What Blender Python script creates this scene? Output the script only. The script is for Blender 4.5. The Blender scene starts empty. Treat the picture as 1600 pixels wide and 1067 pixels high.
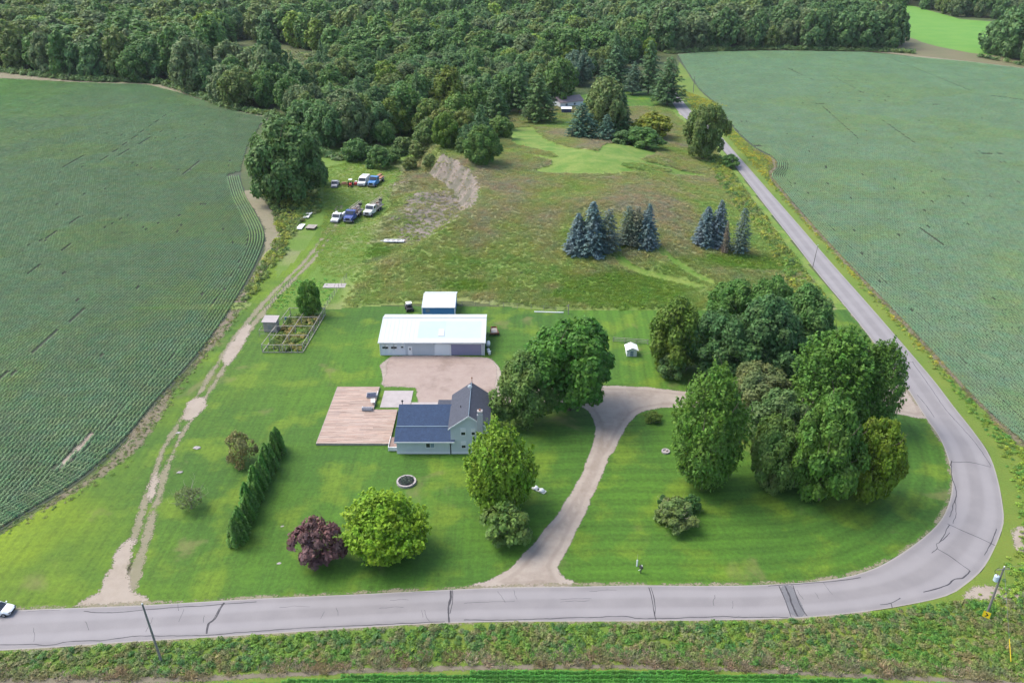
import bpy, math, random
import numpy as np
from mathutils import Vector
from mathutils.geometry import delaunay_2d_cdt

random.seed(7); RNG = np.random.default_rng(11)
sc = bpy.context.scene
COL = sc.collection
R = math.radians

# ------------------------------------------------------------------ camera
FPX, HOR, CAMH = 1250.0, -120.0, 85.0
PITCH = math.atan((533.5 - HOR) / FPX)
cd = bpy.data.cameras.new('camera'); cam = bpy.data.objects.new('camera', cd); COL.objects.link(cam)
cd.sensor_width = 36.0; cd.lens = FPX / 1600 * 36.0
cd.clip_start = 1.0; cd.clip_end = 9000.0
cam.location = (0, 0, CAMH); cam.rotation_euler = (math.pi / 2 - PITCH, 0, 0)
sc.camera = cam

# ------------------------------------------------------------------ world, sun, exposure
SUN_EL, SUN_AZ = 56.0, -72.0          # azimuth from +Y towards +X: the light comes from the left
w = bpy.data.worlds.new('World'); sc.world = w; w.use_nodes = True
wn = w.node_tree.nodes; wl = w.node_tree.links
sky = wn.new('ShaderNodeTexSky'); sky.sky_type = 'NISHITA'; sky.sun_disc = False
sky.sun_elevation = R(SUN_EL); sky.sun_rotation = R(SUN_AZ)
sky.air_density = 1.0; sky.dust_density = 3.0; sky.ozone_density = 1.0
wl.new(sky.outputs[0], wn['Background'].inputs['Color']); wn['Background'].inputs['Strength'].default_value = 0.15
sl = bpy.data.lights.new('sun', 'SUN'); sun = bpy.data.objects.new('sun', sl); COL.objects.link(sun)
sl.energy = 1.4; sl.angle = R(32); sl.color = (1.0, 0.945, 0.84)
sd = Vector((math.sin(R(SUN_AZ)) * math.cos(R(SUN_EL)), math.cos(R(SUN_AZ)) * math.cos(R(SUN_EL)), math.sin(R(SUN_EL))))
sun.rotation_euler = sd.to_track_quat('Z', 'Y').to_euler()
sun.location = (-200, 200, 300)
sc.view_settings.view_transform = 'Standard'; sc.view_settings.look = 'None'
sc.view_settings.gamma = 1.0; sc.view_settings.exposure = 1.38
sc.render.engine = 'CYCLES'
sc.cycles.max_bounces = 5; sc.cycles.diffuse_bounces = 2; sc.cycles.transparent_max_bounces = 12

# ------------------------------------------------------------------ terrain height and projection
def sstep(a, b, x):
    t = np.clip((np.asarray(x, float) - a) / (b - a), 0, 1); return t * t * (3 - 2 * t)

def vnoise(x, y, seed=0):
    x = np.asarray(x, float); y = np.asarray(y, float)
    xi = np.floor(x); yi = np.floor(y); fx = x - xi; fy = y - yi
    fx = fx * fx * (3 - 2 * fx); fy = fy * fy * (3 - 2 * fy)
    def h(a, b):
        v = np.sin(a * 127.1 + b * 311.7 + seed * 74.7) * 43758.5453
        return v - np.floor(v)
    return (h(xi, yi) * (1 - fx) + h(xi + 1, yi) * fx) * (1 - fy) + (h(xi, yi + 1) * (1 - fx) + h(xi + 1, yi + 1) * fx) * fy

def fbm(x, y, sc_, seed=0, oc=3):
    s = 0; a = 0.5; t = 0
    for k in range(oc):
        s = s + a * vnoise(np.asarray(x) / sc_ * 2 ** k, np.asarray(y) / sc_ * 2 ** k, seed + k * 13); t += a; a *= 0.55
    return s / t

def inside(poly, x, y):
    x = np.asarray(x, float); y = np.asarray(y, float); r = np.zeros(x.shape, bool); n = len(poly)
    for i in range(n):
        x1, y1 = poly[i][:2]; x2, y2 = poly[(i + 1) % n][:2]
        if y1 == y2: continue
        c = ((y1 > y) != (y2 > y)) & (x < (x2 - x1) * (y - y1) / (y2 - y1) + x1)
        r ^= c
    return r

def pdist(poly, x, y, closed=True):
    x = np.asarray(x, float); y = np.asarray(y, float); d = np.full(x.shape, 1e9); n = len(poly)
    for i in range(n if closed else n - 1):
        x1, y1 = poly[i][:2]; x2, y2 = poly[(i + 1) % n][:2]
        dx, dy = x2 - x1, y2 - y1; L = dx * dx + dy * dy + 1e-12
        t = np.clip(((x - x1) * dx + (y - y1) * dy) / L, 0, 1)
        d = np.minimum(d, np.hypot(x - x1 - t * dx, y - y1 - t * dy))
    return d

def sdist(poly, x, y):                                # negative inside
    d = pdist(poly, x, y); return np.where(inside(poly, x, y), -d, d)

PIT = [(-130, 470), (-42, 470), (-36, 330), (-20.5, 292), (-13, 275), (-9.5, 260), (-10.5, 244), (-17, 226), (-26, 212), (-34, 204), (-39, 192), (-39, 165), (-130, 165)]

def height(x, y):
    x = np.asarray(x, float); y = np.asarray(y, float)
    h = 7.6 * sstep(186, 248, y) * (1 - sstep(34, 80, x)) * (1 - sstep(296, 400, y))
    h = h * (0.80 + 0.4 * fbm(x, y, 30, 3, 2)) + .9 * (fbm(x, y, 13, 8, 2) - .45) * sstep(188, 205, y) * (1 - sstep(60, 85, x)) * (1 - sstep(330, 400, y))
    h = np.maximum(h, 0)
    d = sdist(PIT, x, y)
    rough = 3.0 * (fbm(x, y, 9, 5, 3) - 0.5)
    f = sstep(-8.0, -0.3, d + rough * sstep(6, -2, d))
    # spoil heaps on the pit floor
    h = h * f
    for (cx, cy, r, a) in ((-37, 244, 6, 1.6), (-33, 252, 8, 1.7), (-42, 240, 4, 1.0), (-30, 268, 9, 2.2), (-38, 283, 9, 2.0)):
        q = np.hypot((x - cx) / 1.3, y - cy) / r
        h = h + a * np.exp(-q * q * 2.2) * (0.7 + 0.6 * fbm(x, y, 4, 9, 2))
    return h

CT, ST = math.cos(PITCH), math.sin(PITCH)
def flat(px, py, z=0.0):
    v = (py - 533.5) / FPX
    a = ((px - 800) / FPX, CT - v * ST, -ST - v * CT)
    s = (CAMH - z) / -a[2]; return (a[0] * s, a[1] * s)

def at(px, py):                                       # first ground point seen through a pixel
    v = (py - 533.5) / FPX
    ax, ay, az = (px - 800) / FPX, CT - v * ST, -ST - v * CT
    x0, y0 = flat(px, py)
    if not (-140 < x0 < 110 and 170 < y0 < 480): return Vector((x0, y0, 0.0))
    s0 = (CAMH - 11) / -az; s1 = CAMH / -az
    s = np.linspace(s0, s1, 240)
    hh = height(ax * s, ay * s); zz = CAMH + az * s
    k = int(np.argmax(zz <= hh + 1e-6)) if (zz <= hh + 1e-6).any() else len(s) - 1
    return Vector((ax * s[k], ay * s[k], float(hh[k])))

def W(pts): return [tuple(at(*p)[:2]) for p in pts]
def depth_of(p): return p[1] * CT + (CAMH - p[2]) * ST
def Zat(py, Y):
    v = (py - 533.5) / FPX; return CAMH + Y / (CT - v * ST) * (-ST - v * CT)

def smooth_line(pts, n=4, closed=False):              # Catmull-Rom
    out = []; m = len(pts)
    rng = range(m if closed else m - 1)
    for i in rng:
        g = lambda k: np.array(pts[k % m] if closed else pts[min(max(k, 0), m - 1)], float)
        p0, p1, p2, p3 = g(i - 1), g(i), g(i + 1), g(i + 2)
        for k in range(n):
            t = k / n
            out.append(tuple(0.5 * ((2 * p1) + (-p0 + p2) * t + (2 * p0 - 5 * p1 + 4 * p2 - p3) * t * t + (-p0 + 3 * p1 - 3 * p2 + p3) * t ** 3)))
    if not closed: out.append(tuple(pts[-1]))
    return out

# ------------------------------------------------------------------ object helpers
def link(o, parent=None):
    COL.objects.link(o)
    if parent is not None: o.parent = parent
    return o

def tag(o, label=None, cat=None, group=None, kind=None):
    if label: o['label'] = label
    if cat: o['category'] = cat
    if group: o['group'] = group
    if kind: o['kind'] = kind
    return o

def empty(name, loc, rz=0.0, label=None, cat=None, group=None):
    o = bpy.data.objects.new(name, None); COL.objects.link(o); o.location = loc; o.rotation_euler = (0, 0, rz)
    o.empty_display_size = 0.5
    return tag(o, label, cat, group)

def nmesh(name, V, F, mat=None, smooth=False):        # fast mesh from numpy
    V = np.asarray(V, np.float32).reshape(-1, 3); me = bpy.data.meshes.new(name)
    if isinstance(F, np.ndarray):
        n = F.shape[1]; m = F.shape[0]
        me.vertices.add(len(V)); me.vertices.foreach_set('co', V.ravel())
        me.loops.add(n * m); me.loops.foreach_set('vertex_index', F.astype(np.int32).ravel())
        me.polygons.add(m); me.polygons.foreach_set('loop_start', np.arange(0, n * m, n, dtype=np.int32))
        me.update(calc_edges=True)
    else:
        me.from_pydata([tuple(map(float, v)) for v in V], [], [tuple(f) for f in F]); me.update()
    if smooth: me.polygons.foreach_set('use_smooth', [True] * len(me.polygons))
    if mat is not None: me.materials.append(mat)
    return me

def mobj(name, me, parent=None): return link(bpy.data.objects.new(name, me), parent)

class MB:
    """collects simple solids; build() links them as one mesh object"""
    def __init__(s): s.v = []; s.f = []; s.c = []
    def poly(s, pts, col=None):
        b = len(s.v); s.v += [tuple(p) for p in pts]; s.f.append(tuple(range(b, b + len(pts)))); s.c.append(col)
    def box(s, x0, x1, y0, y1, z0, z1, col=None):
        b = len(s.v)
        s.v += [(x0, y0, z0), (x1, y0, z0), (x1, y1, z0), (x0, y1, z0), (x0, y0, z1), (x1, y0, z1), (x1, y1, z1), (x0, y1, z1)]
        for q in ((0, 3, 2, 1), (4, 5, 6, 7), (0, 1, 5, 4), (1, 2, 6, 5), (2, 3, 7, 6), (3, 0, 4, 7)):
            s.f.append(tuple(b + i for i in q)); s.c.append(col)
        return s
    def prism(s, prof, a0, a1, axis='x', col=None):   # prof = 2-D outline in the plane across the axis
        b = len(s.v); n = len(prof)
        for a in (a0, a1):
            for (p, q) in prof:
                s.v.append({'x': (a, p, q), 'y': (p, a, q), 'z': (p, q, a)}[axis])
        s.f.append(tuple(range(b, b + n))); s.f.append(tuple(range(b + 2 * n - 1, b + n - 1, -1))); s.c += [col, col]
        for i in range(n):
            j = (i + 1) % n; s.f.append((b + i, b + n + i, b + n + j, b + j)); s.c.append(col)
        return s
    def bar(s, p, q, t, t2=None, n=4, col=None):      # square or round bar between two points
        p = Vector(p); q = Vector(q); d = (q - p).normalized(); t2 = t if t2 is None else t2
        u = d.cross(Vector((0, 0, 1)));
        if u.length < 1e-3: u = d.cross(Vector((0, 1, 0)))
        u.normalize(); w_ = d.cross(u); b = len(s.v)
        for (c, r) in ((p, t), (q, t2)):
            for i in range(n):
                a = 2 * math.pi * (i + .5) / n; s.v.append(tuple(c + (u * math.cos(a) + w_ * math.sin(a)) * r))
        s.f.append(tuple(range(b + n - 1, b - 1, -1))); s.f.append(tuple(range(b + n, b + 2 * n))); s.c += [col, col]
        for i in range(n):
            j = (i + 1) % n; s.f.append((b + i, b + j, b + n + j, b + n + i)); s.c.append(col)
        return s
    def lathe(s, prof, c=(0, 0, 0), n=14, axis='z', col=None):
        b = len(s.v); m = len(prof)
        for (r, z) in prof:
            for i in range(n):
                a = 2 * math.pi * i / n; x, y = r * math.cos(a), r * math.sin(a)
                p = {'z': (x, y, z), 'x': (z, x, y), 'y': (x, z, y)}[axis]
                s.v.append((p[0] + c[0], p[1] + c[1], p[2] + c[2]))
        for k in range(m - 1):
            for i in range(n):
                j = (i + 1) % n; s.f.append((b + k * n + i, b + k * n + j, b + (k + 1) * n + j, b + (k + 1) * n + i)); s.c.append(col)
        s.f.append(tuple(b + i for i in range(n - 1, -1, -1))); s.f.append(tuple(b + (m - 1) * n + i for i in range(n))); s.c += [col, col]
        return s
    def build(s, name, mat, parent=None, bevel=0.0, smooth=False, loc=None, rz=None):
        me = nmesh(name, s.v, s.f, mat, smooth)
        if any(c is not None for c in s.c):
            at_ = me.attributes.new('pc', 'FLOAT_COLOR', 'FACE')
            at_.data.foreach_set('color', np.array([(c or (1, 1, 1)) + (1,) for c in s.c], np.float32).ravel())
        o = mobj(name, me, parent)
        if bevel:
            m = o.modifiers.new('bevel', 'BEVEL'); m.width = bevel; m.segments = 2; m.limit_method = 'ANGLE'
        if loc is not None: o.location = loc
        if rz is not None: o.rotation_euler = (0, 0, rz)
        return o

# ------------------------------------------------------------------ materials
class NT:
    def __init__(s, name):
        s.m = bpy.data.materials.new(name); s.m.use_nodes = True; s.t = s.m.node_tree; s.n = s.t.nodes; s.l = s.t.links
        s.b = s.n['Principled BSDF']; s.out = s.n['Material Output']; s.b.inputs['Specular IOR Level'].default_value = 0.25
        s.b.inputs['Roughness'].default_value = 0.85
        s.geo = s.n.new('ShaderNodeNewGeometry')
    def noise(s, scale, detail=3, vec=None, rough=0.55, dist=0.0):
        n = s.n.new('ShaderNodeTexNoise'); n.inputs['Scale'].default_value = scale; n.inputs['Detail'].default_value = detail
        n.inputs['Roughness'].default_value = rough; n.inputs['Distortion'].default_value = dist
        s.l.new(vec or s.geo.outputs['Position'], n.inputs['Vector']); return n.outputs['Fac']
    def vec(s, sx, sy, sz=1.0, src=None):
        m = s.n.new('ShaderNodeVectorMath'); m.operation = 'MULTIPLY'; s.l.new(src or s.geo.outputs['Position'], m.inputs[0]); m.inputs[1].default_value = (sx, sy, sz); return m.outputs[0]
    def math(s, op, a, b=None, clamp=False):
        m = s.n.new('ShaderNodeMath'); m.operation = op; m.use_clamp = clamp
        for i, q in enumerate((a, b)):
            if q is None: continue
            if isinstance(q, (int, float)): m.inputs[i].default_value = q
            else: s.l.new(q, m.inputs[i])
        return m.outputs[0]
    def rng(s, v, a, b, c=0.0, d=1.0, smooth=True):
        m = s.n.new('ShaderNodeMapRange'); m.interpolation_type = 'SMOOTHSTEP' if smooth else 'LINEAR'
        s.l.new(v, m.inputs[0]); m.inputs[1].default_value = a; m.inputs[2].default_value = b; m.inputs[3].default_value = c; m.inputs[4].default_value = d
        return m.outputs[0]
    def mix(s, f, a, b, mode='MIX'):
        m = s.n.new('ShaderNodeMix'); m.data_type = 'RGBA'; m.blend_type = mode
        for k, q in ((0, f), (6, a), (7, b)):
            if isinstance(q, (int, float)): m.inputs[k].default_value = q
            elif isinstance(q, tuple): m.inputs[k].default_value = q + (1,) if len(q) == 3 else q
            else: s.l.new(q, m.inputs[k])
        return m.outputs[2]
    def attr(s, name, typ='GEOMETRY'):
        a = s.n.new('ShaderNodeAttribute'); a.attribute_name = name; a.attribute_type = typ; return a
    def color(s, c, k=.78):
        if isinstance(c, tuple): s.b.inputs['Base Color'].default_value = tuple(v * k for v in c) + (1,)
        else: s.l.new(s.mix(1.0, c, (k, k, k), 'MULTIPLY') if k != 1 else c, s.b.inputs['Base Color'])
        return s
    def bump(s, h, strength=0.5, dist=0.1):
        b = s.n.new('ShaderNodeBump'); b.inputs['Strength'].default_value = strength; b.inputs['Distance'].default_value = dist
        s.l.new(h, b.inputs['Height']); s.l.new(b.outputs[0], s.b.inputs['Normal']); return s
    def alpha(s, a): s.l.new(a, s.b.inputs['Alpha']); return s
    def val(s, c, amp, scale=0.4, detail=3):          # multiply a colour by a soft noise
        f = s.rng(s.noise(scale, detail), 0.25, 0.75, 1 - amp, 1 + amp, False)
        g = s.n.new('ShaderNodeCombineColor')
        for i in range(3): s.l.new(f, g.inputs[i])
        return s.mix(1.0, c, g.outputs[0], 'MULTIPLY')

def paint(name, c, rough=0.6, metal=0.0, amp=0.08, spec=0.3, scale=1.5):
    t = NT(name); t.color(t.val(c, amp, scale)); t.b.inputs['Roughness'].default_value = rough; t.b.inputs['Metallic'].default_value = metal
    t.b.inputs['Specular IOR Level'].default_value = spec; return t.m

def leafmat(name, source='obj', base=None, var=0.30, trans=0.35, hue=0.12):
    t = NT(name)
    if source == 'obj':
        oi = t.n.new('ShaderNodeObjectInfo'); c = oi.outputs['Color']
    elif source == 'inst': c = t.attr('tint', 'INSTANCER').outputs['Color']
    else: c = t.mix(0.0, base, base)
    rp = t.geo.outputs['Random Per Island']
    f = t.rng(rp, 0, 1, 1 - var, 1 + var, False)
    g = t.n.new('ShaderNodeCombineColor')
    t.l.new(t.math('MULTIPLY', f, t.rng(t.noise(0.33, 2), 0.3, 0.7, 1 - hue * 1.2, 1 + hue * 1.6, False)), g.inputs[0]); t.l.new(f, g.inputs[1]); t.l.new(t.math('MULTIPLY', f, t.rng(t.noise(0.21, 2), 0.3, 0.7, 1 + hue, 1 - hue, False)), g.inputs[2])
    col = t.mix(1.0, c, g.outputs[0], 'MULTIPLY'); t.color(col, 1)
    t.b.inputs['Roughness'].default_value = 0.6; t.b.inputs['Specular IOR Level'].default_value = 0.25
    tr = t.n.new('ShaderNodeBsdfTranslucent'); t.l.new(col, tr.inputs['Color'])
    mx = t.n.new('ShaderNodeMixShader'); mx.inputs[0].default_value = trans
    t.l.new(t.b.outputs[0], mx.inputs[1]); t.l.new(tr.outputs[0], mx.inputs[2]); t.l.new(mx.outputs[0], t.out.inputs['Surface'])
    return t.m

M = {}
M['leaf'] = leafmat('tree_leaves', 'obj')
M['leaf_inst'] = leafmat('plant_leaves', 'inst', var=0.3)
M['bark'] = paint('bark', (0.12, 0.095, 0.07), 0.9, amp=0.3)
M['bark_pale'] = paint('pale_bark', (0.33, 0.29, 0.24), 0.9, amp=0.3)
M['wood_grey'] = paint('weathered_wood', (0.34, 0.31, 0.27), 0.9, amp=0.25)
M['wood_pole'] = paint('pole_wood', (0.22, 0.21, 0.19), 0.9, amp=0.2)
M['white'] = paint('white_paint', (0.78, 0.79, 0.78), 0.5, amp=0.04)
M['white_metal'] = paint('white_metal_roof', (0.52, 0.56, 0.56), 0.35, amp=0.04, spec=0.5)
M['dark_glass'] = paint('window_glass', (0.02, 0.028, 0.035), 0.08, amp=0.1, spec=0.6)
M['blue_glass'] = paint('curtained_glass', (0.20, 0.28, 0.36), 0.15, amp=0.1, spec=0.6)
M['rubber'] = paint('tyre_rubber', (0.02, 0.02, 0.02), 0.9)
M['steel'] = paint('dull_steel', (0.30, 0.30, 0.31), 0.5, 0.4, amp=0.2)
M['rust'] = paint('rusty_steel', (0.22, 0.09, 0.045), 0.8, amp=0.4)
M['concrete'] = paint('pale_concrete', (0.38, 0.345, 0.335), 0.9, amp=0.10, scale=0.8)
M['dark'] = paint('dark_plastic', (0.03, 0.03, 0.035), 0.6)
M['navy'] = paint('navy_cushion', (0.06, 0.07, 0.12), 0.9)
M['yellow'] = paint('yellow_sign', (0.75, 0.55, 0.02), 0.5, amp=0.03)
M['grey_mid'] = paint('grey_metal', (0.42, 0.43, 0.46), 0.5, amp=0.1)

def mat_ground():
    t = NT('wild_ground'); n = t.noise(0.035, 5); n2 = t.noise(0.6, 4); n3 = t.noise(3.0, 3)
    c = t.mix(t.rng(n, 0.35, 0.62), (0.045, 0.085, 0.022), (0.095, 0.105, 0.04)); c = t.mix(t.rng(n2, 0.45, 0.7, 0, 0.6), c, (0.035, 0.075, 0.02))
    c = t.mix(t.rng(n3, 0.5, 0.8, 0, 0.4), c, (0.12, 0.14, 0.05)); t.color(c).bump(n2, 0.8, 0.4); return t.m

def mat_lawn():
    t = NT('mown_lawn'); a = t.attr('edge'); e = a.outputs['Fac']
    big = t.noise(0.022, 3); mid = t.noise(0.12, 4); fine = t.noise(1.6, 4, rough=0.7); tiny = t.noise(7.0, 2, rough=0.7)
    side = t.n.new('ShaderNodeSeparateXYZ'); t.l.new(t.geo.outputs['Position'], side.inputs[0])
    leftness = t.rng(side.outputs[0], -95, -28)       # the grass is sunburnt yellow to the west, lusher east
    c = t.mix(leftness, (0.170, 0.238, 0.008), (0.066, 0.156, 0.012))
    c = t.mix(t.rng(t.math('ADD', big, t.math('MULTIPLY', mid, 0.35)), 0.50, 0.80, 0, 0.85), c, (0.036, 0.100, 0.012))
    c = t.mix(t.rng(mid, 0.48, 0.66, 0, 0.6), c, (0.140, 0.215, 0.014))
    # mowing stripes follow the edge of the lawn
    wob = t.math('ADD', t.math('MULTIPLY', e, 1.0), t.math('MULTIPLY', mid, 1.6))
    s = t.math('SINE', t.math('MULTIPLY', wob, 2 * math.pi / 2.9))
    s2 = t.math('SINE', t.math('MULTIPLY', wob, 2 * math.pi / 1.07))
    east = t.rng(side.outputs[0], -22, 18, 0.3, 1.0)
    streak = t.noise(0.55, 4, t.vec(2.2, 0.10), 0.65)
    st = t.math('ADD', t.math('MULTIPLY', east, t.math('ADD', t.math('MULTIPLY', s, 0.10), t.math('MULTIPLY', s2, 0.055))), t.math('MULTIPLY', t.math('SUBTRACT', 1.15, east), t.rng(streak, 0.3, 0.7, -0.2, 0.2, False)))
    v = t.math('ADD', t.math('ADD', 1.0, st), t.math('ADD', t.rng(fine, 0.25, 0.75, -0.32, 0.32, False), t.rng(tiny, 0.3, 0.7, -0.14, 0.14, False)))
    g = t.n.new('ShaderNodeCombineColor'); [t.l.new(v, g.inputs[i]) for i in range(3)]
    c = t.mix(1.0, c, g.outputs[0], 'MULTIPLY')
    bare = t.rng(t.noise(0.09, 5, dist=0.6), 0.60, 0.72, 0, 0.5)
    c = t.mix(bare, c, (0.19, 0.17, 0.07))
    t.color(c).bump(fine, 0.5, 0.15); return t.m

def mat_asphalt():
    t = NT('worn_asphalt'); n = t.noise(0.25, 4); f = t.noise(9.0, 4, rough=0.8)
    a = t.attr('across').outputs['Fac']
    c = t.mix(t.rng(n, 0.3, 0.7), (0.225, 0.212, 0.213), (0.265, 0.250, 0.248)); c = t.mix(t.rng(f, 0.3, 0.7, 0, 0.55), c, (0.19, 0.182, 0.19))
    wheel = t.math('ABSOLUTE', t.math('SINE', t.math('MULTIPLY', a, 2 * math.pi)))  # two paler, polished lanes
    c = t.mix(t.rng(wheel, 0.55, 1.0, 0, 0.35), c, (0.33, 0.315, 0.32))
    edge = t.rng(t.math('ABSOLUTE', t.math('SUBTRACT', a, 0.5)), 0.455, 0.5, 0, 0.7)
    c = t.mix(edge, c, (0.36, 0.33, 0.29))
    t.color(c).bump(f, 0.25, 0.02); return t.m

def mat_gravel(name, c1, c2, c3, feather=1.2, strength=1.0):
    t = NT(name); e = t.attr('edge').outputs['Fac']; n = t.noise(0.5, 5, rough=0.65); f = t.noise(9.0, 4, rough=0.8); st = t.noise(0.16, 5, rough=0.7)
    c = t.mix(t.rng(n, 0.2, 0.8), c1, c2); c = t.mix(t.rng(st, 0.48, 0.70, 0, 0.55), c, c3); c = t.mix(t.rng(f, 0.45, 0.75, 0, 0.35), c, c3)
    rut = t.rng(t.math('ABSOLUTE', t.math('SUBTRACT', t.math('ADD', e, t.math('MULTIPLY', n, .5)), 1.75)), .55, .1, 0, .38 if name == 'pink_gravel' else .0); c = t.mix(rut, c, c3)
    t.color(c).bump(f, 0.5, 0.06)
    k = t.math('ADD', e, t.math('MULTIPLY', t.math('SUBTRACT', t.noise(0.45, 4, rough=0.6), 0.5), 2.2 * feather))
    al = t.math('ADD', t.rng(k, -0.25 * feather, 1.3 * feather, 0, 1, False), t.math('MULTIPLY', t.math('SUBTRACT', t.noise(2.6, 4, rough=0.75), 0.5), 2.6))
    if strength < 1: al = t.math('ADD', al, t.math('MULTIPLY', t.math('SUBTRACT', t.noise(0.22, 4, rough=0.6), 0.62 - .12 * strength), 2.2))
    al = t.rng(al, 0.28, 0.66)
    if strength < 1: al = t.math('MULTIPLY', al, .82)
    t.alpha(al); return t.m

def mat_meadow():
    t = NT('meadow_grass'); z = t.attr('zone').outputs['Color']; sp = t.n.new('ShaderNodeSeparateColor'); t.l.new(z, sp.inputs[0])
    mown, dirt, lush = sp.outputs[0], sp.outputs[1], sp.outputs[2]
    big = t.noise(0.03, 4, dist=0.8); mid = t.noise(0.16, 5, rough=0.65); fine = t.noise(1.4, 4, rough=0.7)
    c = t.attr('base').outputs['Color']; c = t.mix(t.rng(fine, 0.35, 0.75, 0, 0.45), c, t.mix(1.0, c, (0.45, 0.5, 0.45), 'MULTIPLY'))
    mc = t.mix(t.rng(mid, 0.35, 0.65), (0.095, 0.200, 0.022), (0.190, 0.255, 0.050)); mc = t.mix(t.rng(fine, 0.4, 0.7, 0, .4), mc, (.085, .15, .03)); c = t.mix(t.rng(mown, 0.35, 0.65), c, mc)
    dc = t.mix(t.rng(fine, 0.3, 0.7), (0.27, 0.225, 0.19), (0.17, 0.145, 0.125)); dc = t.mix(t.rng(t.noise(0.22, 5), 0.42, 0.60, 0, 0.8), dc, (0.125, 0.125, 0.09)); c = t.mix(t.rng(t.math('ADD', dirt, t.math('MULTIPLY', t.math('SUBTRACT', mid, 0.5), 0.9)), 0.4, 0.62), c, dc)
    t.color(c).bump(fine, 0.8, 0.25); return t.m

def mat_soil(name, base, alt):
    t = NT(name); n = t.noise(0.06, 4); f = t.noise(2.2, 4, rough=0.7)
    c = t.mix(t.rng(n, 0.35, 0.65), base, alt); t.color(t.mix(t.rng(f, 0.35, 0.7, 0, 0.5), c, tuple(v * 1.45 for v in base))).bump(f, 0.6, 0.2); return t.m

M['ground'] = mat_ground(); M['lawn'] = mat_lawn(); M['asphalt'] = mat_asphalt(); M['meadow'] = mat_meadow()
M['gravel'] = mat_gravel('pink_gravel', (0.31, 0.262, 0.218), (0.375, 0.33, 0.28), (0.215, 0.17, 0.135), 0.30)
M['sand'] = mat_gravel('sandy_soil', (0.245, 0.225, 0.145), (0.285, 0.25, 0.175), (0.19, 0.20, 0.095), 0.7, 0.85)
M['sand_full'] = mat_gravel('bare_sand', (0.31, 0.26, 0.21), (0.36, 0.31, 0.255), (0.23, 0.19, 0.13), 0.7)
M['court'] = mat_gravel('yard_gravel', (0.31, 0.24, 0.205), (0.37, 0.30, 0.26), (0.19, 0.135, 0.11), 0.30)
M['margin'] = mat_gravel('field_margin_soil', (0.23, 0.185, 0.14), (0.20, 0.175, 0.11), (0.13, 0.135, 0.065), 0.9, 0.7)
M['margin_full'] = mat_gravel('bottom_margin_soil', (0.20, 0.17, 0.13), (0.17, 0.15, 0.10), (0.11, 0.11, 0.065), 0.4)
M['soil'] = mat_soil('field_soil_and_canopy_shade', (0.050, 0.068, 0.044), (0.060, 0.072, 0.042))  # dark green: dark soil with the canopy's shade put into the colour
M['green_field'] = mat_soil('bright_green_crop', (0.095, 0.235, 0.028), (0.125, 0.26, 0.035))
M['brown_grass'] = mat_soil('dry_brown_grass', (0.15, 0.135, 0.07), (0.12, 0.13, 0.06))
M['verge'] = mat_soil('verge_grass', (0.095, 0.165, 0.022), (0.15, 0.19, 0.028))

# ------------------------------------------------------------------ flat sheets
def sheet(name, poly, z, mat, step=3.0, jitter=0.35, smooth=3, kind='structure', label=None, refpoly=None, parent=None):
    if smooth: poly = smooth_line(poly, smooth, True)
    # resample the outline about every 1.5 m and roughen it
    out = []
    for i in range(len(poly)):
        a = np.array(poly[i]); b = np.array(poly[(i + 1) % len(poly)]); L = np.hypot(*(b - a)); n = max(1, int(L / (step * 0.6)))
        if L < 1e-4: continue
        for k in range(n): out.append(a + (b - a) * k / n)
    out = np.array(out)
    if jitter: out = out + np.stack([(fbm(out[:, 0] + 7.3, out[:, 1], 1.9, 21, 3) - .5), (fbm(out[:, 0], out[:, 1] + 3.1, 1.9, 33, 3) - .5)], 1) * 2 * jitter
    P2 = [tuple(p) for p in out]; x0, y0 = out.min(0); x1, y1 = out.max(0)
    gx, gy = np.meshgrid(np.arange(x0, x1, step), np.arange(y0, y1, step)); gx = gx.ravel(); gy = gy.ravel()
    if len(gx) < 60000:
        m = inside(P2, gx, gy); gx, gy = gx[m], gy[m]; m = pdist(P2, gx, gy) > step * 0.45; gx, gy = gx[m], gy[m]
    else: gx = gy = np.zeros(0)
    pts = [Vector(p) for p in P2] + [Vector((a, b)) for a, b in zip(gx, gy)]
    n0 = len(P2)
    r = delaunay_2d_cdt(pts, [], [list(range(n0))], 1, 1e-4)
    V = np.array([(v.x, v.y, z) for v in r[0]]); F = [tuple(f) for f in r[2]]
    me = nmesh(name, V, F, mat)
    e = pdist(refpoly or P2, V[:, 0], V[:, 1], closed=refpoly is None)
    me.attributes.new('edge', 'FLOAT', 'POINT').data.foreach_set('value', e.astype(np.float32))
    if me.polygons and me.polygons[0].normal.z < 0: me.flip_normals()
    o = mobj(name, me, parent)
    if kind: o['kind'] = kind
    if label: o['label'] = label
    return o

def ribbon_edges(name, L, Rr, z, mat, parent=None, n=8, kind='structure'):
    def res(p, m):
        p = np.array(p, float); s = np.r_[0, np.cumsum(np.hypot(*np.diff(p, axis=0).T))]; q = np.linspace(0, s[-1], m)
        return np.stack([np.interp(q, s, p[:, 0]), np.interp(q, s, p[:, 1])], 1)
    m = 260; a = res(L, m); b = res(Rr, m); V = []; U = []
    for k in range(n + 1):
        u = k / n; V.append(np.c_[a * (1 - u) + b * u, np.full(m, z)]); U.append(np.full(m, u))
    V = np.concatenate(V); U = np.concatenate(U)
    F = np.array([(k * m + i, k * m + i + 1, (k + 1) * m + i + 1, (k + 1) * m + i) for k in range(n) for i in range(m - 1)])
    me = nmesh(name, V, F, mat); me.attributes.new('across', 'FLOAT', 'POINT').data.foreach_set('value', U.astype(np.float32))
    if me.polygons[0].normal.z < 0: me.flip_normals()
    o = mobj(name, me, parent)
    if kind: o['kind'] = kind
    return o

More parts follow.
